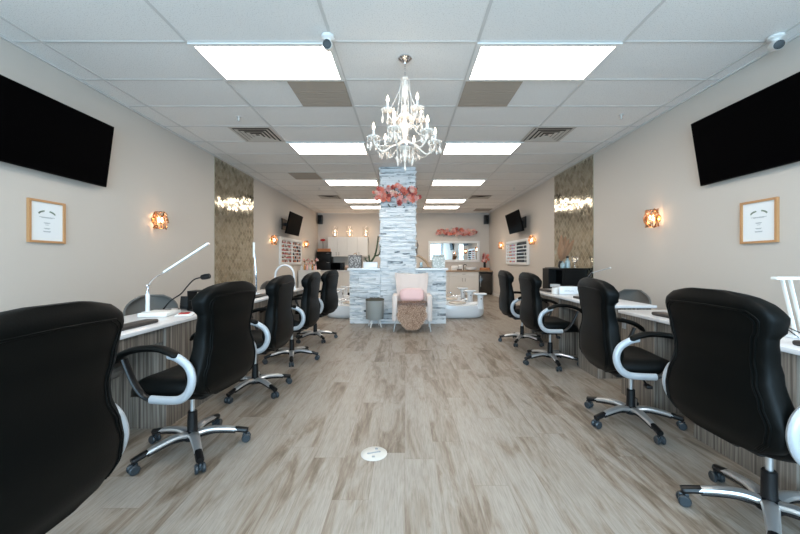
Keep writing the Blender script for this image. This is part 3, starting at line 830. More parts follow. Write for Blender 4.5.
# white led lamp on near left desk
t = empty('desk_lamp', (-2.22, 3.02, DZ), label='white desk lamp with long slim light bar on the near left desk', cat='lamp')
MB().lathe([(.045, 0), (.045, .010), (.017, .016), (.015, .10), (.016, .16), (.012, .17)], 18).build('base', M_whitegloss, t)
m = MB(); m.tube(spl([(0, 0, .165), (.0, 0, .20), (.02, 0, .26), (.07, .0, .31), (.15, 0, .355)], 6), .007, 8); m.ball((.005, -.01, .235), .013, 8); m.build('arm', M_chrome, t)
m = MB(); M_ = T(.15, 0, .355) @ RY(-math.radians(33)); m.rbox(-.01, .45, -.018, .018, -.009, .009, .004, M=M_); m.build('light_bar', M_led, t)
# black gooseneck
t = empty('gooseneck_lamp', (-2.17, 3.17, DZ), label='small black gooseneck lamp on the near left desk next to the white lamp', cat='lamp')
MB().rbox(-.05, .03, -.04, .04, 0, .012, .005).build('base', M_plastic, t)
MB().tube(spl([(-.02, 0, .01), (.05, 0, .09), (.14, 0, .15), (.20, 0, .22), (.26, 0, .28), (.33, 0, .30)], 6), .006, 8).build('neck', M_plastic, t)
M_ = T(.33, 0, .30) @ RY(math.radians(80)); MB().lathe([(.012, -.01), (.022, 0), (.026, .03), (.024, .07), (.018, .075)], 14, M=M_).build('lamp_head', M_plastic, t)
m = MB(); m.rbox(-.10, .12, -.11, .11, 0, .030, .006); tag(m.build('towel_stack', M_white, None, (-2.04, 2.90, DZ), .1), 'folded white towels on the near left desk beside the lamp base', 'towel')
m = MB(); m.rbox(-.06, .06, -.09, .09, 0, .006, .002); m.mi = 1; m.rbox(-.045, .03, -.03, .06, .006, .012, .002)
tag(m.build('nail_swatch_card', [M_paper, M_red], None, (-1.84, 2.93, DZ), .4), 'card with red swatches on the near left desk', 'card')
t = empty('phone_stand', (-2.05, 3.26, DZ), label='small black device stand behind the towels on the near left desk', cat='stand')
MB().rbox(-.05, .05, -.03, .03, 0, .01, .003).build('foot', M_plastic, t); MB().rbox(-.045, .045, -.012, .012, .01, .12, .004, M=RX(-.15)).build('holder', M_plastic, t)
t = empty('desk_organizer', (-1.87, 3.22, DZ), label='black desk organizer shelf behind the second left office chair', cat='organizer')
m = MB()
for z in (0, .085, .17): m.box(-.09, .11, -.07, .07, z, z+.008)
m.box(-.09, -.082, -.07, .07, 0, .17); m.box(.102, .11, -.07, .07, 0, .17); m.build('shelf', M_black, t, smooth=False)
# far left desk lamps
t = empty('desk_lamp', (-2.05, 4.82, DZ), label='tall thin chrome and white lamp standing on the far left desk', cat='lamp')
MB().lathe([(.05, 0), (.05, .012), (.012, .018), (.009, .04)], 16).build('base', M_whitegloss, t)
MB().tube(spl([(0, 0, .02), (.0, 0, .2), (-.012, 0, .40), (-.03, 0, .70)], 5), [.012]*10+[.007]*6, 8).build('pole', M_chrome, t)
MB().rbox(-.042, -.018, -.012, .012, .50, .71, .003).build('light_bar', M_led, t)
t = empty('arch_lamp', (-1.93, 5.62, DZ), label='white arched lamp on the far left desk behind the third office chair', cat='lamp')
P = [( -.15*math.cos(a), 0, .22+.17*math.sin(a)) for a in [PI*i/20 for i in range(21)]]
P = [(-.16, 0, .015), (-.155, 0, .12)]+P+[(.155, 0, .12), (.16, 0, .015)]
MB().tube(P, .026, 10, ry=.016, side=(0, 1, 0)).build('arch', M_whitegloss, t); MB().rbox(-.19, .19, -.05, .05, 0, .015, .005).build('base', M_whitegloss, t)
# near right lamp
t = empty('desk_lamp', (2.32, 2.06, DZ), label='white bar lamp on two slanting posts at the right edge', cat='lamp')
MB().rbox(-.09, .07, -.05, .05, 0, .016, .005).build('base', M_whitegloss, t)
m = MB()
for dx in (0, .045): m.tube([(-.02+dx, 0, .01), (-.10+dx, 0, .335)], .012, 8, ry=.006, side=(0, 1, 0))
m.build('posts', M_led, t)
MB().rbox(-.15, .42, -.02, .02, .335, .352, .004).build('light_bar', M_led, t)
MB().tube(spl([(-.06, -.05, .005), (-.16, -.02, .10), (-.12, -.06, .06), (-.05, -.1, .02)], 5), .003, 6).build('cable', M_plastic, t)
# far right desk
t = empty('gooseneck_lamp', (2.27, 4.31, DZ), label='black lamp with slim silver arm behind the second right office chair', cat='lamp')
MB().lathe([(.04, 0), (.04, .01), (.01, .015), (.008, .03)], 14).build('base', M_plastic, t)
MB().tube(spl([(0, 0, .02), (-.03, 0, .12), (-.02, 0, .24), (.03, 0, .305)], 6), .012, 8).build('neck', M_plastic, t)
MB().tube([(.03, 0, .305), (.25, 0, .365)], .007, 8).build('arm', M_alloy, t); MB().ball((.258, 0, .367), .012, 10).build('lamp_head', M_led, t)
t = empty('tissue_box', (2.235, 4.82, DZ), -.04, label='white box with small print on the far right desk', cat='box')
MB().rbox(-.135, .115, -.08, .08, 0, .105, .006).build('carton', M_whitegloss, t)
m = MB()
rr = random.Random(4)
for i in range(9): m.box(-.07+i*.014, -.07+i*.014+.009, -.0812, -.0806, .042, .042+rr.choice((.008, .012)))
m.build('printed_lines', M_ink, t, smooth=False)
m = MB(); m.lathe([(.015, 0), (.038, .001), (.041, .01), (.041, .08), (.038, .09), (.015, .091)], 20)
tag(m.build('paper_towel_roll', M_white, None, (2.047, 4.78, DZ)), 'white paper roll next to the white box on the far right desk', 'paper roll')
m = MB(); m.ball((0, 0, .06), .075, 12, sz=.8); m.ball((-.02, -.01, .14), .04, 10); m.ball((-.045, -.01, .185), .016, 6); m.ball((.01, -.01, .185), .016, 6)
tag(m.build('plush_toy', M_tan, None, (2.02, 5.55, DZ)), 'small tan plush toy on the far right desk beside the farthest chair', 'toy')

# ------------------------------------------------------------------ black cabinet by right mirror
t = empty('black_cabinet', (2.81, 6.1, 0), label='black storage cabinet with open shelf in front of the right mirror panel', cat='cabinet')
m = MB(); x0, x1, D, hc = -.31, .37, .26, 1.09
m.box(x0, x1, D-.01, D, 0, hc); m.box(x0, x0+.03, 0, D-.01, 0, hc-.03); m.box(x1-.03, x1, 0, D-.01, 0, hc-.03); m.box(x0, x1, 0, D-.01, hc-.03, hc); m.box(-.07, -.04, 0, D-.01, 0, hc-.03)
for z in (.1, .45, .74): m.box(x0+.03, -.07, 0.01, D-.01, z, z+.02)
m.build('body', M_black, t, smooth=False)
MB().box(-.035, x1-.032, -.0, .015, .02, hc-.035).build('door', M_black, t, smooth=False)
m = MB(); m.rbox(-.09, .09, -.07, .07, 0, .05, .008); tag(m.build('towel_stack', M_white, None, (2.635, 6.21, .761)), 'folded white towel on the open shelf of the black cabinet', 'towel')
m = MB(); m.rbox(-.09, .09, -.08, .08, 0, .02, .006); tag(m.build('tray', M_taupe, None, (2.60, 6.22, 1.091)), 'flat grey tray on top of the black cabinet at its left', 'tray')
m = MB(); m.lathe([(.03, 0), (.045, .01), (.045, .12), (.02, .15), (.018, .18)], 14); m.mi = 1; m.lathe([(.02, .18), (.024, .185), (.024, .21), (.005, .215)], 14)
tag(m.build('spray_bottle', [M_blue, M_plastic], None, (2.88, 6.20, 1.091)), 'pale blue bottle with dark cap on the black cabinet', 'bottle')
m = MB(); m.lathe([(.03, 0), (.04, .01), (.04, .08), (.015, .10), (.012, .12)], 14)
tag(m.build('jar', M_blue, None, (2.78, 6.17, 1.091)), 'short pale jar left of the blue bottle on the black cabinet', 'jar')
t = empty('reflection_stems', (2.80, 6.29, 1.091), label='made-up tan stems in a dark vase, in place of a tan reflection in the right mirror panel', cat='plant')  # stems and vase added to stand for a tan reflection in the mirror tiles
MB().lathe([(.03, 0), (.05, .03), (.04, .10), (.025, .13)], 14).build('vase', M_plastic, t)
rnd = random.Random(8)
for i in range(11):
    dx, dy = rnd.uniform(-.03, .22), rnd.uniform(-.06, .06); hh = rnd.uniform(.35, .60)
    P = spl([(0, 0, .1), (dx*.4, dy*.5, hh*.5), (dx, dy, hh)], 5); MB().tube(P, [.004]*4+[.022, .038, .046, .046, .036, .022, .004][:len(P)-4], 7).build('stem', M_tan, t)
m = MB(); m.lathe([(.03, 0), (.05, .005), (.012, .015), (.010, .09), (.05, .14), (.055, .20), (.05, .205)], 14)
tag(m.build('glass_goblet', M_glass, None, (3.02, 6.22, 1.091)), 'clear glass goblet right of the blue bottle on the black cabinet', 'glass')

# ------------------------------------------------------------------ armchair with pillow and throw
t = empty('armchair', (.125, 6.26, 0), label='cream wingback armchair in front of the stone pillar', cat='armchair')
m = MB(); m.rbox(-.28, .28, -.26, .22, .20, .43, .035, seg=3); m.build('seat', M_beige, t)
rings = []
for q in [i/10 for i in range(11)]:
    z = .36+.64*q; w = .245+.07*q*q+.01*math.sin(q*PI); yb = .26+.10*q; r = []
    if q > .9: w -= .02
    for u in [j/12*2-1 for j in range(13)]: r.append((u*w, yb-.10-.09*abs(u)**3*(.6+.4*q), z-(.03*(1-u*u) if q == 1 else 0)))
    for u in [1-j/12*2 for j in range(13)]: r.append((u*(w+.01), yb-.09*abs(u)**3, z-(.03*(1-u*u) if q == 1 else 0)))
    rings.append(r)
MB().rings(rings).build('backrest', M_beige, t, angle=50)
for s_ in (-1, 1):
    m = MB(); m.rbox(*sorted((s_*.255, s_*.345)), -.28, .22, .18, .63, .03, seg=3); m.build('armrest', M_beige, t)
for sx in (-1, 1):
    for sy in (-.23, .17): MB().tube([(sx*.29, sy, .19), (sx*.32, sy-.02 if sy < 0 else sy+.04, .0)], [.012, .008], 8).build('leg', M_alloy, t)
# pillow
m = MB(); rings = []
for i in range(9):
    a = i/8*2-1; k = (1-abs(a)**3)**.5*.5; ring = []
    for j in range(24):
        th_ = 2*PI*j/24; c, s = math.cos(th_), math.sin(th_)
        X = math.copysign(abs(c)**.5, c)*.22*(.86+.14*(k/.5)); Z = math.copysign(abs(s)**.5, s)*.118*(.8+.2*(k/.5))
        ring.append((X*max(.9, 1-abs(a)*.08), a*.055, Z))
    rings.append(ring)
rings[0] = [(x*.8, y, z*.7) for x, y, z in rings[0]]; rings[-1] = [(x*.8, y, z*.7) for x, y, z in rings[-1]]
p = m.rings(rings).build('pillow', M_pink, None, (.125, 6.325, .608), angle=70); p.rotation_euler = (-.22, 0, 0)
tag(p, 'pink lumbar pillow leaning on the cream armchair back', 'pillow')
# fur throw
rnd = random.Random(9)
path = [(.03, .455), (-.10, .462), (-.20, .462), (-.275, .445), (-.305, .38), (-.312, .28), (-.318, .18), (-.325, .08)]
P = spl([(0, a, b) for a, b in path], 4)
m = MB(); rings = []; n_ = len(P)
ws = []
for i, q in enumerate(P):
    tt = i/(n_-1); w = .235+.018*math.sin(tt*9) if tt < .62 else .245*(1-((tt-.62)/.38)**2.0*.72)
    ws.append(w); ring = []
    nx = P[min(i+1, n_-1)]-P[max(0, i-1)]; nrm = Vector((0, nx.z, -nx.y)).normalized()
    if nrm.z < -.1 or nrm.y > .3: nrm = -nrm
    for j in range(20):
        a = 2*PI*j/20; ring.append(q+Vector((w*math.cos(a), 0, 0))+nrm*(.014*math.sin(a)+.014))
    rings.append(ring)
m.rings(rings)
m.mi = 1
for _ in range(7000):
    i = rnd.randrange(n_-1); tt = rnd.random(); q = P[i].lerp(P[i+1], tt); w = ws[i]*(1-tt)+ws[i+1]*tt
    u = rnd.uniform(-1.03, 1.03); nx = (P[i+1]-P[i]).normalized(); nrm = Vector((0, nx.z, -nx.y))
    if nrm.z < -.1 or nrm.y > .3: nrm = -nrm
    b = q+Vector((u*w, 0, 0))+nrm*.022
    d = (nrm*rnd.uniform(.3, .8)+nx*rnd.uniform(.5, 1.0)+Vector((u*.5+rnd.uniform(-.5, .5), 0, 0))).normalized()*rnd.uniform(.03, .06)
    s = d.cross(nrm).normalized()*.0035
    m.mi = rnd.choice((0, 1, 1)); m.add([b-s, b+s, b+d], [(0, 1, 2)])
tag(m.build('fur_throw', [M_fur, M_fur2], None, (.115, 6.26, 0)), 'brown shaggy fur throw draped over the armchair seat', 'throw')

# planter
t = empty('planter', (-.56, 6.5, 0), label='round grey planter on pale legs in front of the left half wall', cat='planter')
MB().lathe([(.02, .145), (.155, .147), (.162, .16), (.168, .50), (.158, .505), (.155, .48), (.02, .47)], 28).build('pot', M_pot, t)
MB().lathe([(.164, .490), (.173, .492), (.173, .516), (.156, .518), (.153, .49)], 28).build('rim', M_potrim, t)
for k in range(4):
    a = PI/4+k*PI/2+.3; MB().tube([(.10*math.cos(a), .10*math.sin(a), .148), (.14*math.cos(a), .14*math.sin(a), 0)], [.016, .009], 8).build('leg', M_white, t)
m = MB(); 
for i in range(14):
    a = rnd.uniform(0, 6.28); r = rnd.uniform(.03, .14); P = spl([(r*math.cos(a), r*math.sin(a), .46), (r*1.05*math.cos(a+.5), r*1.05*math.sin(a+.5), 0.53), (r*.9*math.cos(a+1), r*.9*math.sin(a+1), .525)], 3); m.tube(P, .004, 5)
m.build('dry_twigs', M_potrim, t)

# items on the partition caps
CZ = 1.081
t = empty('woven_box', (-.985, YP+.09, CZ), label='grey woven box with a small handle on the left half wall cap', cat='box')
MB().rbox(-.125, .125, -.09, .09, 0, .235, .012).build('body', M_weave, t)
MB().rbox(-.128, .128, -.093, .093, .235, .255, .008).build('lid', M_weave, t)
MB().tube(spl([(-.03, 0, .25), (-.02, 0, .285), (.02, 0, .285), (.03, 0, .25)], 4), .006, 6).build('handle', M_gold, t)
t = empty('potted_cactus', (-.68, YP+.09, CZ), label='dark branching cactus in a white trough planter against the pillar', cat='plant')
MB().rbox(-.14, .14, -.07, .07, 0, .12, .008).build('pot', M_whitegloss, t)
MB().box(-.13, .13, -.06, .06, .12, .124).build('soil', M_dark, t)
def cactus_arm(pts, r):
    P = spl(pts, 5); m = MB(); n_ = len(P); m.tube(P, [r*(1-.5*i/n_) for i in range(n_)], 7)
    rr = random.Random(int(r*1e4))
    for i, p in enumerate(P):
        for k in range(3): 
            a = rr.uniform(0, 6.28); m.tube([p, p+Vector((math.cos(a)*.03, math.sin(a)*.03, .012))], [.004, .001], 4)
    m.build('stem', M_green, t)
cactus_arm([(-.02, 0, .12), (-.03, 0, .2), (-.04, 0, .25)], .022)
cactus_arm([(.0, 0, .12), (.06, 0, .2), (.10, -.01, .30), (.13, -.02, .44), (.15, -.02, .62)], .022)
cactus_arm([(.08, 0, .24), (.16, -.03, .26), (.20, -.11, .34), (.21, -.11, .43)], .016)
cactus_arm([(-.06, 0, .12), (-.10, 0, .16), (-.11, 0, .20)], .016)
t = empty('curved_wood_ornament', (.31, YP+.08, CZ), label='curved wooden ornament leaning beside the pillar on the right cap', cat='ornament')
MB().tube(spl([(.16, 0, .02), (.11, 0, .12), (.01, 0, .21), (-.08, 0, .25)], 6), [.03]*19, 8, ry=.026, side=(0, 1, 0)).build('curved_piece', M_brownw, t)
MB().tube(spl([(-.07, 0, .23), (-.085, 0, .36), (-.06, 0, .45), (-.08, 0, .56)], 6), [.006, .01, .014, .018, .02, .022, .024, .024, .024, .022, .02, .02, .018, .016, .012, .01, .008, .006, .004][:19], 8).build('upright_piece', M_taupe, t)
MB().rbox(-.04, .20, -.05, .05, 0, .02, .006).build('foot', M_taupe, t)
MB().rbox(-.02, .04, -.01, .01, .02, .12, .004).build('glass_insert', M_blue, t)
t = empty('mosaic_box', (.66, YP+.09, CZ), label='white mosaic patterned box on the right half wall cap', cat='box')
MB().rbox(-.125, .125, -.09, .09, 0, .225, .015).build('body', M_mosaic, t); MB().rbox(-.12, .12, -.085, .085, .225, .265, .02).build('lid', M_mosaic, t)

# ------------------------------------------------------------------ pedicure spa stations
M_liner = mat('liner', (196, 188, 176), .25)
def make_spa():
    """local +x points outward (foot basin side)"""
    t = empty('pedicure_spa', (0, 0, 0))
    rings = []
    prof = [(0, .86), (.03, .94), (.09, 1.0), (.22, 1.0), (.27, .97)]
    for z, k in prof:
        ring = []
        for j in range(36):
            a = 2*PI*j/36; c, s = math.cos(a), math.sin(a)
            X = math.copysign(abs(c)**.7, c)*.62*k; Y = math.copysign(abs(s)**.7, s)*.36*k
            zz = z
            if z > .2: zz = z + (.16*max(0, (-X)/.6)**2 + .05*max(0, X/.6)**3)
            ring.append((X, Y, zz))
        rings.append(ring)
    inner = [( .84, 0), (.72, -.10), (.5, -.13)]
    for k, dz in inner:
        ring = []
        for j in range(36):
            a = 2*PI*j/36; c, s = math.cos(a), math.sin(a)
            X = math.copysign(abs(c)**.8, c)*.60*k; Y = math.copysign(abs(s)**.8, s)*.34*k
            ring.append((X, Y, .28+dz+(.12*max(0, -X/.6)**2)))
        rings.append(ring)
    MB().rings(rings).build('tub', M_whitegloss, t, angle=50)
    MB().ball((.05, 0, .30), .2, 16, sz=.15).build('basin_liner', M_liner, t)
    for s_ in (-1,):
        m = MB(); m.tube(spl([(.50, s_*.26, .20), (.50, s_*.27, .36), (.50, s_*.27, .50)], 4), [.075, .072, .068, .064, .062, .062, .064, .068, .075], 14, ry=.06, side=(1, 0, 0)); m.build('tray_post', M_whitegloss, t)
        m = MB(); m.rbox(.36, .62, s_*.27-.11, s_*.27+.11, .50, .54, .018, seg=3); m.build('manicure_tray', M_whitegloss, t)
        m = MB(); m.ball((.505, s_*.27-.066, .42), .014, 8); m.build('emblem', M_taupe, t)
    m = MB(); m.tube(spl([(.25, .1, .28), (.25, .12, .36), (.18, .12, .38), (.14, .1, .35)], 4), .010, 8); m.build('faucet', M_chrome, t)
    MB().rbox(-.98, -.40, -.32, .32, .0, .40, .03).build('chair_base', M_whitegloss, t)
    MB().rbox(-.95, -.30, -.26, .26, .40, .54, .05, seg=3).build('seat', M_taupe, t)
    MB().rbox(-1.02, -.88, -.28, .28, .45, .98, .05, seg=3).build('backrest', M_taupe, t)
    for s_ in (-1, 1): MB().rbox(-.88, -.34, s_*.32-.05, s_*.32+.05, .52, .64, .03, seg=3).build('armrest', M_taupe, t)
    return t
SP = make_spa(); G_sp = 'white pedicure spa stations behind the stone half walls'
spots = [(1.11, 7.75, 0, 'nearest white pedicure spa on the right of the stone half wall'), (1.04, 8.55, 0, 'second white pedicure spa on the right, behind the nearest'), (1.00, 9.35, 0, 'third white pedicure spa on the right, farthest from the half wall'),
         (-1.14, 7.75, PI, 'nearest white pedicure spa on the left of the stone half wall'), (-1.14, 8.55, PI, 'second white pedicure spa on the left, behind the nearest'), (-1.14, 9.35, PI, 'third white pedicure spa on the left, farthest from the half wall')]
for i, (x, y, a, lab) in enumerate(spots):
    o = SP if i == 0 else copy_tree(SP)
    place(o, (x, y, 0), a, lab, G_sp); o['category'] = 'pedicure spa'

# ------------------------------------------------------------------ back wall, left: cabinets and appliances
def cupboard(x0, x1, y0, y1, z0, z1, ndoors, name, label, top=None, drawers=0, handle_low=True):
    t = empty(name, ((x0+x1)/2, y0, z0), label=label, cat='cabinet'); w = (x1-x0)/2; D = y1-y0; Hh = z1-z0
    MB().box(-w, w, .02, D, 0, Hh).build('body', M_cab, t, smooth=False)
    dw = 2*w/ndoors; zt = Hh
    if drawers:
        zt = Hh-.17
        for i in range(max(1, ndoors//2)):
            a = -w+i*2*w/max(1, ndoors//2); b = a+2*w/max(1, ndoors//2)
            d = MB().rbox(a+.006, b-.006, 0, .02, zt+.006, Hh-.006, .003, seg=1).build('drawer', M_cab, t)
            MB().tube([((a+b)/2-.06, -.02, zt+.085), ((a+b)/2+.06, -.02, zt+.085)], .006, 6).build('handle', M_taupe, d)
    for i in range(ndoors):
        a = -w+i*dw
        d = MB().rbox(a+.006, a+dw-.006, 0, .02, .006, zt-.006, .003, seg=1).build('door', M_cab, t)
        hx = a+dw-.05 if i % 2 == 0 else a+.05; hz = .04 if handle_low else zt-.18
        MB().tube([(hx, -.02, hz), (hx, -.02, hz+.13)], .007, 6).build('handle', M_taupe, d)
    return t
cupboard(-2.86, -1.38, YB-.36, YB-.004, 1.40, 2.13, 4, 'wall_cupboard', 'white four door wall cupboard on the back wall left of the pillar')
cupboard(-3.28, -.3, YB-.62, YB-.004, .09, .86, 6, 'base_cupboard', 'long white base cupboard along the back wall on the left', drawers=1, handle_low=False)
tag(MB().rbox(-3.28, -.3, YB-.64, YB, .862, .90, .004).build('countertop', M_top), 'white worktop along the back wall on the left', 'countertop')
tag(MB().box(-3.27, -.31, YB-.58, YB-.02, 0, .088).build('cupboard_plinth', M_dark), 'dark recessed plinth under the left back cupboards', 'plinth')
BZ = .901
t = empty('mini_fridge', (-2.95, YB-.55, BZ), label='tall black cabinet appliance in the left back corner', cat='appliance')
MB().rbox(-.27, .24, .02, .5, 0, .68, .01).build('body', M_black, t); 
for z0_, z1_ in ((.01, .33), (.34, .67)):
    d = MB().rbox(-.265, .235, 0, .02, z0_, z1_, .004).build('door', M_black, t); MB().tube([(.1, -.02, z1_-.05), (.2, -.02, z1_-.05)], .006, 6).build('handle', M_alloy, d)
t = empty('microwave', (-2.47, YB-.5, BZ), label='small black microwave next to the tall black appliance', cat='microwave')
MB().rbox(-.2, .2, .02, .4, 0, .28, .01).build('body', M_plastic, t); MB().rbox(-.19, .10, 0, .02, .02, .26, .004).build('door', M_tv, t); MB().rbox(.11, .19, .0, .02, .02, .26, .004).build('control_panel', M_plastic, t)
t = empty('snack_basket', (-2.1, YB-.4, BZ), label='beige basket of small packets on the worktop beside the microwave', cat='basket')
MB().lathe([(.10, 0), (.14, .10), (.145, .105), (.13, .10), (.1, .02)], 16).build('basket', M_brownw, t)
m = MB()
for i in range(8): m.rbox(-.03, .03, -.02, .02, 0, .12, .006, M=T(rnd.uniform(-.08, .08), rnd.uniform(-.06, .06), .05) @ RY(rnd.uniform(-.4, .4)))
m.build('packets', M_cream, t)
t = empty('wicker_tray', (-2.98, YB-.32, BZ+.681), label='orange wicker tray on top of the tall black appliance', cat='tray')
MB().rbox(-.22, .22, -.14, .14, 0, .015, .005).build('base', M_orange, t)
m = MB(); m.box(-.23, .23, -.15, -.135, .0, .11); m.box(-.23, .23, .135, .15, 0, .11); m.box(-.23, -.215, -.135, .135, 0, .11); m.box(.215, .23, -.135, .135, 0, .11); m.build('rim', M_orange, t, smooth=False)
t = empty('red_plant', (-3.03, YB-.40, BZ+.697), label='red leafed plant standing in the orange wicker tray', cat='plant')
MB().tube([(0, 0, 0), (.01, 0, .2), (0, 0, .38)], .01, 6).build('stem', M_potrim, t)
m = MB()
for i in range(14):
    a = i*2.4; r = .09+.03*(i % 3); m.add([(0, 0, .42-.01*(i % 4)), (r*.5*math.cos(a-.4), r*.5*math.sin(a-.4), .44), (r*math.cos(a), r*math.sin(a), .38), (r*.5*math.cos(a+.4), r*.5*math.sin(a+.4), .44)], [(0, 1, 2, 3)])
m.ball((0, 0, .41), .10, 10, sz=.45); m.build('leaves', M_red, t, smooth=False)
# candle hurricanes on the wall cupboard
M_hur = mat('hurricane_glass', (255, 246, 238), .0, trans=1)
_h = NT(M_hur); _tr = _h.n('ShaderNodeBsdfTransparent'); _gl = _h.n('ShaderNodeBsdfGlossy'); _gl.inputs['Roughness'].default_value = .05; _ms = _h.n('ShaderNodeMixShader'); _ms.inputs[0].default_value = .07
_h.l(_tr.outputs[0], _ms.inputs[1]); _h.l(_gl.outputs[0], _ms.inputs[2]); _h.l(_ms.outputs[0], _h.t.nodes['Material Output'].inputs['Surface'])
for i, (x, lb) in enumerate(((-2.62, 'left'), (-2.07, 'middle'), (-1.47, 'right'))):
    t = empty('hurricane_lamp', (x, YB-.2, 2.131), label=f'glass hurricane lamp with lit bulb on the white wall cupboard, {lb} one of three', cat='lamp', group='hurricane lamps on the wall cupboard')
    MB().lathe([(.06, 0), (.07, .01), (.02, .02), (.015, .06)], 16).build('base', M_gold, t)
    m = MB(); m.lathe([(.135, .012), (.137, .40), (.134, .40), (.132, .014)], 24); m.build('glass_shade', M_hur, t)
    MB().lathe([(.008, .06), (.016, .08), (.018, .10), (.008, .125), (.002, .145)], 12).build('bulb', M_bulb, t)
    l = bpy.data.lights.new('hurricane_glow', 'POINT'); l.energy = 1.6; l.color = (1, .66, .40); l.shadow_soft_size = .04
    lo = bpy.data.objects.new('hurricane_glow', l); COL.objects.link(lo); lo.parent = t; lo.location = (0, -.04, .25)

# white side cabinet on the left wall with things
t = cupboard(-3.27, -2.72, 10.7, 11.25, .0, .95, 2, 'side_cabinet', 'white side cabinet against the left wall below the nail polish rack')
tag(t); SZ = .951
rnd = random.Random(17)
for i in range(6):
    x = -3.20+i*.085; hh = rnd.uniform(.10, .22)
    m = MB(); m.lathe([(.02, 0), (.03, .005), (.03, hh*.6), (.012, hh*.75), (.012, hh)], 10)
    tag(m.build('cosmetic_bottle', [M_whitegloss, M_gold, M_rose][i % 3], None, (x, 10.82+.05*(i % 2), SZ)), ['first', 'second', 'third', 'fourth', 'fifth', 'sixth'][i]+' cosmetic bottle from the wall on the white side cabinet', 'bottle', 'cosmetic bottles on the side cabinet')
for j in range(2):
    t = empty('flower_bouquet', (-3.10+j*.24, 11.05, SZ), label=('pale flower bouquet at the wall side of the side cabinet' if j == 0 else 'pale flower bouquet at the aisle side of the side cabinet'), cat='flowers')
    MB().lathe([(.03, 0), (.05, .02), (.05, .10), (.035, .12)], 12).build('vase', M_whitegloss, t)
    lf = MB()
    for i in range(8):
        a = i*.8; r = .10; fx, fy, fz = r*math.cos(a), r*math.sin(a), rnd.uniform(.2, .34); lf.tube([(0, 0, .1), (fx, fy, fz)], .003, 4)
        o = flower(M_cream, .045, rnd).build('flower', (M_cream, M_rose, M_tan)[i % 3], t); o.location = (fx, fy, fz); o.rotation_euler = (1.2, 0, rnd.uniform(-1, 1))
    lf.build('stems', M_leafd, t)

# ------------------------------------------------------------------ back wall, right
t = empty('wall_mirror', (1.86, YB, 1.20), label='wide white framed mirror on the back wall to the right of the pillar', cat='mirror')
a, Hh, fw = .97, .80, .09
m = MB(); m.box(-a, a, -.04, 0, 0, fw); m.box(-a, a, -.04, 0, Hh-fw, Hh); m.box(-a, -a+fw, -.04, 0, fw, Hh-fw); m.box(a-fw, a, -.04, 0, fw, Hh-fw); m.build('frame', M_white, t, smooth=False)
MB().box(-a+fw, a-fw, -.02, 0, fw, Hh-fw).build('mirror_glass', M_mirror, t, smooth=False)
cupboard(.5, 2.68, YB-.6, YB-.004, .0, .84, 4, 'base_cupboard', 'white sink cupboard under the wide mirror on the right', drawers=1, handle_low=False)
m = MB(); m.rbox(.48, 3.18, YB-.63, YB, .845, .89, .004)
tag(m.build('countertop', M_brownw), 'long brown worktop under the wide back mirror', 'countertop')
M_smoke = mat('smoked_glass', (52, 48, 44), .12)
t = empty('beverage_fridge', (2.94, YB-.58, 0), label='black under counter fridge with glass door at the right end', cat='fridge')
MB().rbox(-.24, .23, .03, .55, .02, .80, .01).build('body', M_black, t)
d = MB().rbox(-.235, .225, .0, .03, .03, .79, .006).build('door', M_smoke, t); MB().tube([(-.20, -.03, .3), (-.20, -.03, .7)], .010, 6).build('handle', M_alloy, d)
for s_ in (-.2, .2): MB().box(s_-.02, s_+.02, .08, .12, 0, .021).build('foot', M_plastic, t)
RZc = .891
t = empty('sink', (2.45, YB-.30, RZc), label='white vessel sink on the brown worktop', cat='sink')
MB().lathe([(.10, 0), (.2, .03), (.22, .11), (.205, .11), (.18, .04), (.05, .03)], 24).build('bowl', M_whitegloss, t)
m = MB(); m.tube(spl([(-.27, .05, 0), (-.27, .05, .18), (-.21, .03, .22), (-.15, .02, .18)], 5), .012, 8); m.build('faucet', M_plastic, t)
for k, (x, w, hh, mm, lb, nm) in enumerate(((1.84, .12, .17, M_white, 'white stacked bin at the left end of the brown worktop', 'storage_bin'), (2.06, .08, .20, M_white, 'white container on the brown worktop left of the sink', 'container'), (2.0, .09, .06, M_taupe, 'low grey tray in front of the white container', 'tray'))):
    o = MB().rbox(-w, w, -.06, .06, 0, hh, .01).build(nm, mm, None, (x, YB-.3-(.14 if k == 2 else 0), RZc)); tag(o, lb, 'container')
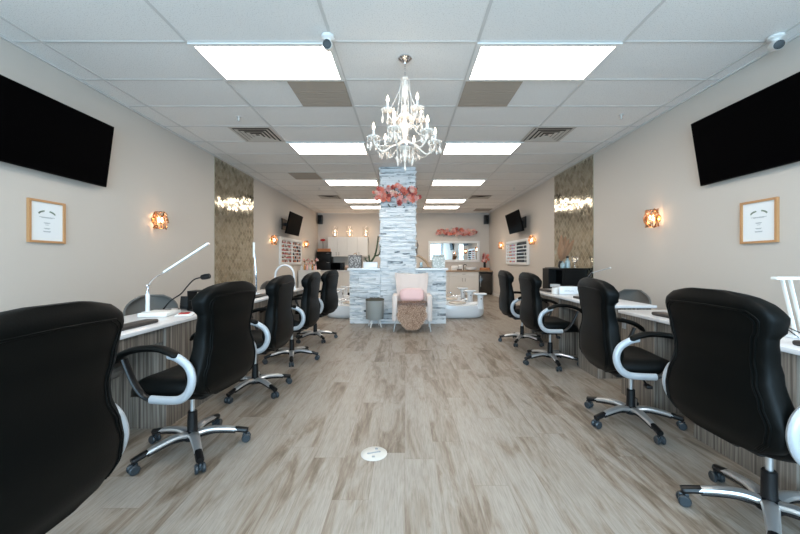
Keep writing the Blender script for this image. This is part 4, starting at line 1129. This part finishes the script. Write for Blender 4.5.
t = empty('flower_vase', (2.96, YB-.3, RZc), label='tall vase of coral flowers at the right end of the brown worktop', cat='flowers')
MB().rbox(-.17, .17, -.10, .10, 0, .10, .01).build('pot', M_orange, t)
MB().lathe([(.03, .10), (.05, .12), (.045, .28), (.06, .30)], 14).build('vase', M_plastic, t)
for i in range(12):
    a = i*2.1; r = .06+.05*(i % 2); o = flower(M_coral, .07, rnd).build('flower', (M_coral, M_dred, M_rose)[i % 3], t); o.location = (r*math.cos(a), r*math.sin(a)*.6-.03, .32+.025*i); o.rotation_euler = (1.3, 0, rnd.uniform(-1, 1))
def speaker(x, y, lb):
    t = empty('wall_speaker', (x, y, 2.62), label=lb, cat='speaker')
    MB().rbox(-.08, .08, -.09, .09, 0, .33, .008).build('housing', M_plastic, t)
    m = MB(); m.lathe([(.06, 0), (.055, -.006), (.02, .004), (.001, .004)], 18, M=T(0, -.092, .12) @ RX(PI/2)); m.lathe([(.03, 0), (.001, .004)], 14, M=T(0, -.09, .25) @ RX(PI/2)); m.build('driver', M_black, t)
    MB().box(-.02, .02, .09, YB-y, .12, .2).build('bracket', M_plastic, t, smooth=False)
speaker(-3.17, YB-.2, 'small black wall speaker in the left back corner under the ceiling')
speaker(3.04, YB-.2, 'small black wall speaker in the right back corner under the ceiling')

# ------------------------------------------------------------------ floor outlet
t = empty('floor_outlet', (-.194, 2.19, 0), label='round silver floor outlet cover in the middle of the aisle', cat='floor outlet')
MB().lathe([(.001, 0), (.082, .0), (.082, .003), (.072, .007), (.001, .0075)], 32).build('cover', mat('outlet_cover', (206, 206, 202), .35, .3), t)
m = MB()
for a in (.3, PI+.3): m.lathe([(.009, .0074), (.009, .0082), (.001, .0083)], 14, (.035*math.cos(a), .035*math.sin(a), 0))
for (x, y) in ((0, -.045), (.012, .045)): m.rbox(x-.009, x+.009, y-.009, y+.009, .007, .0088, .001)
m.build('screw_caps', M_ink, t)
MB().rbox(-.03, .03, -.006, .006, .0074, .0084, .002, M=RZ(.3)).build('slot', M_ink, t)
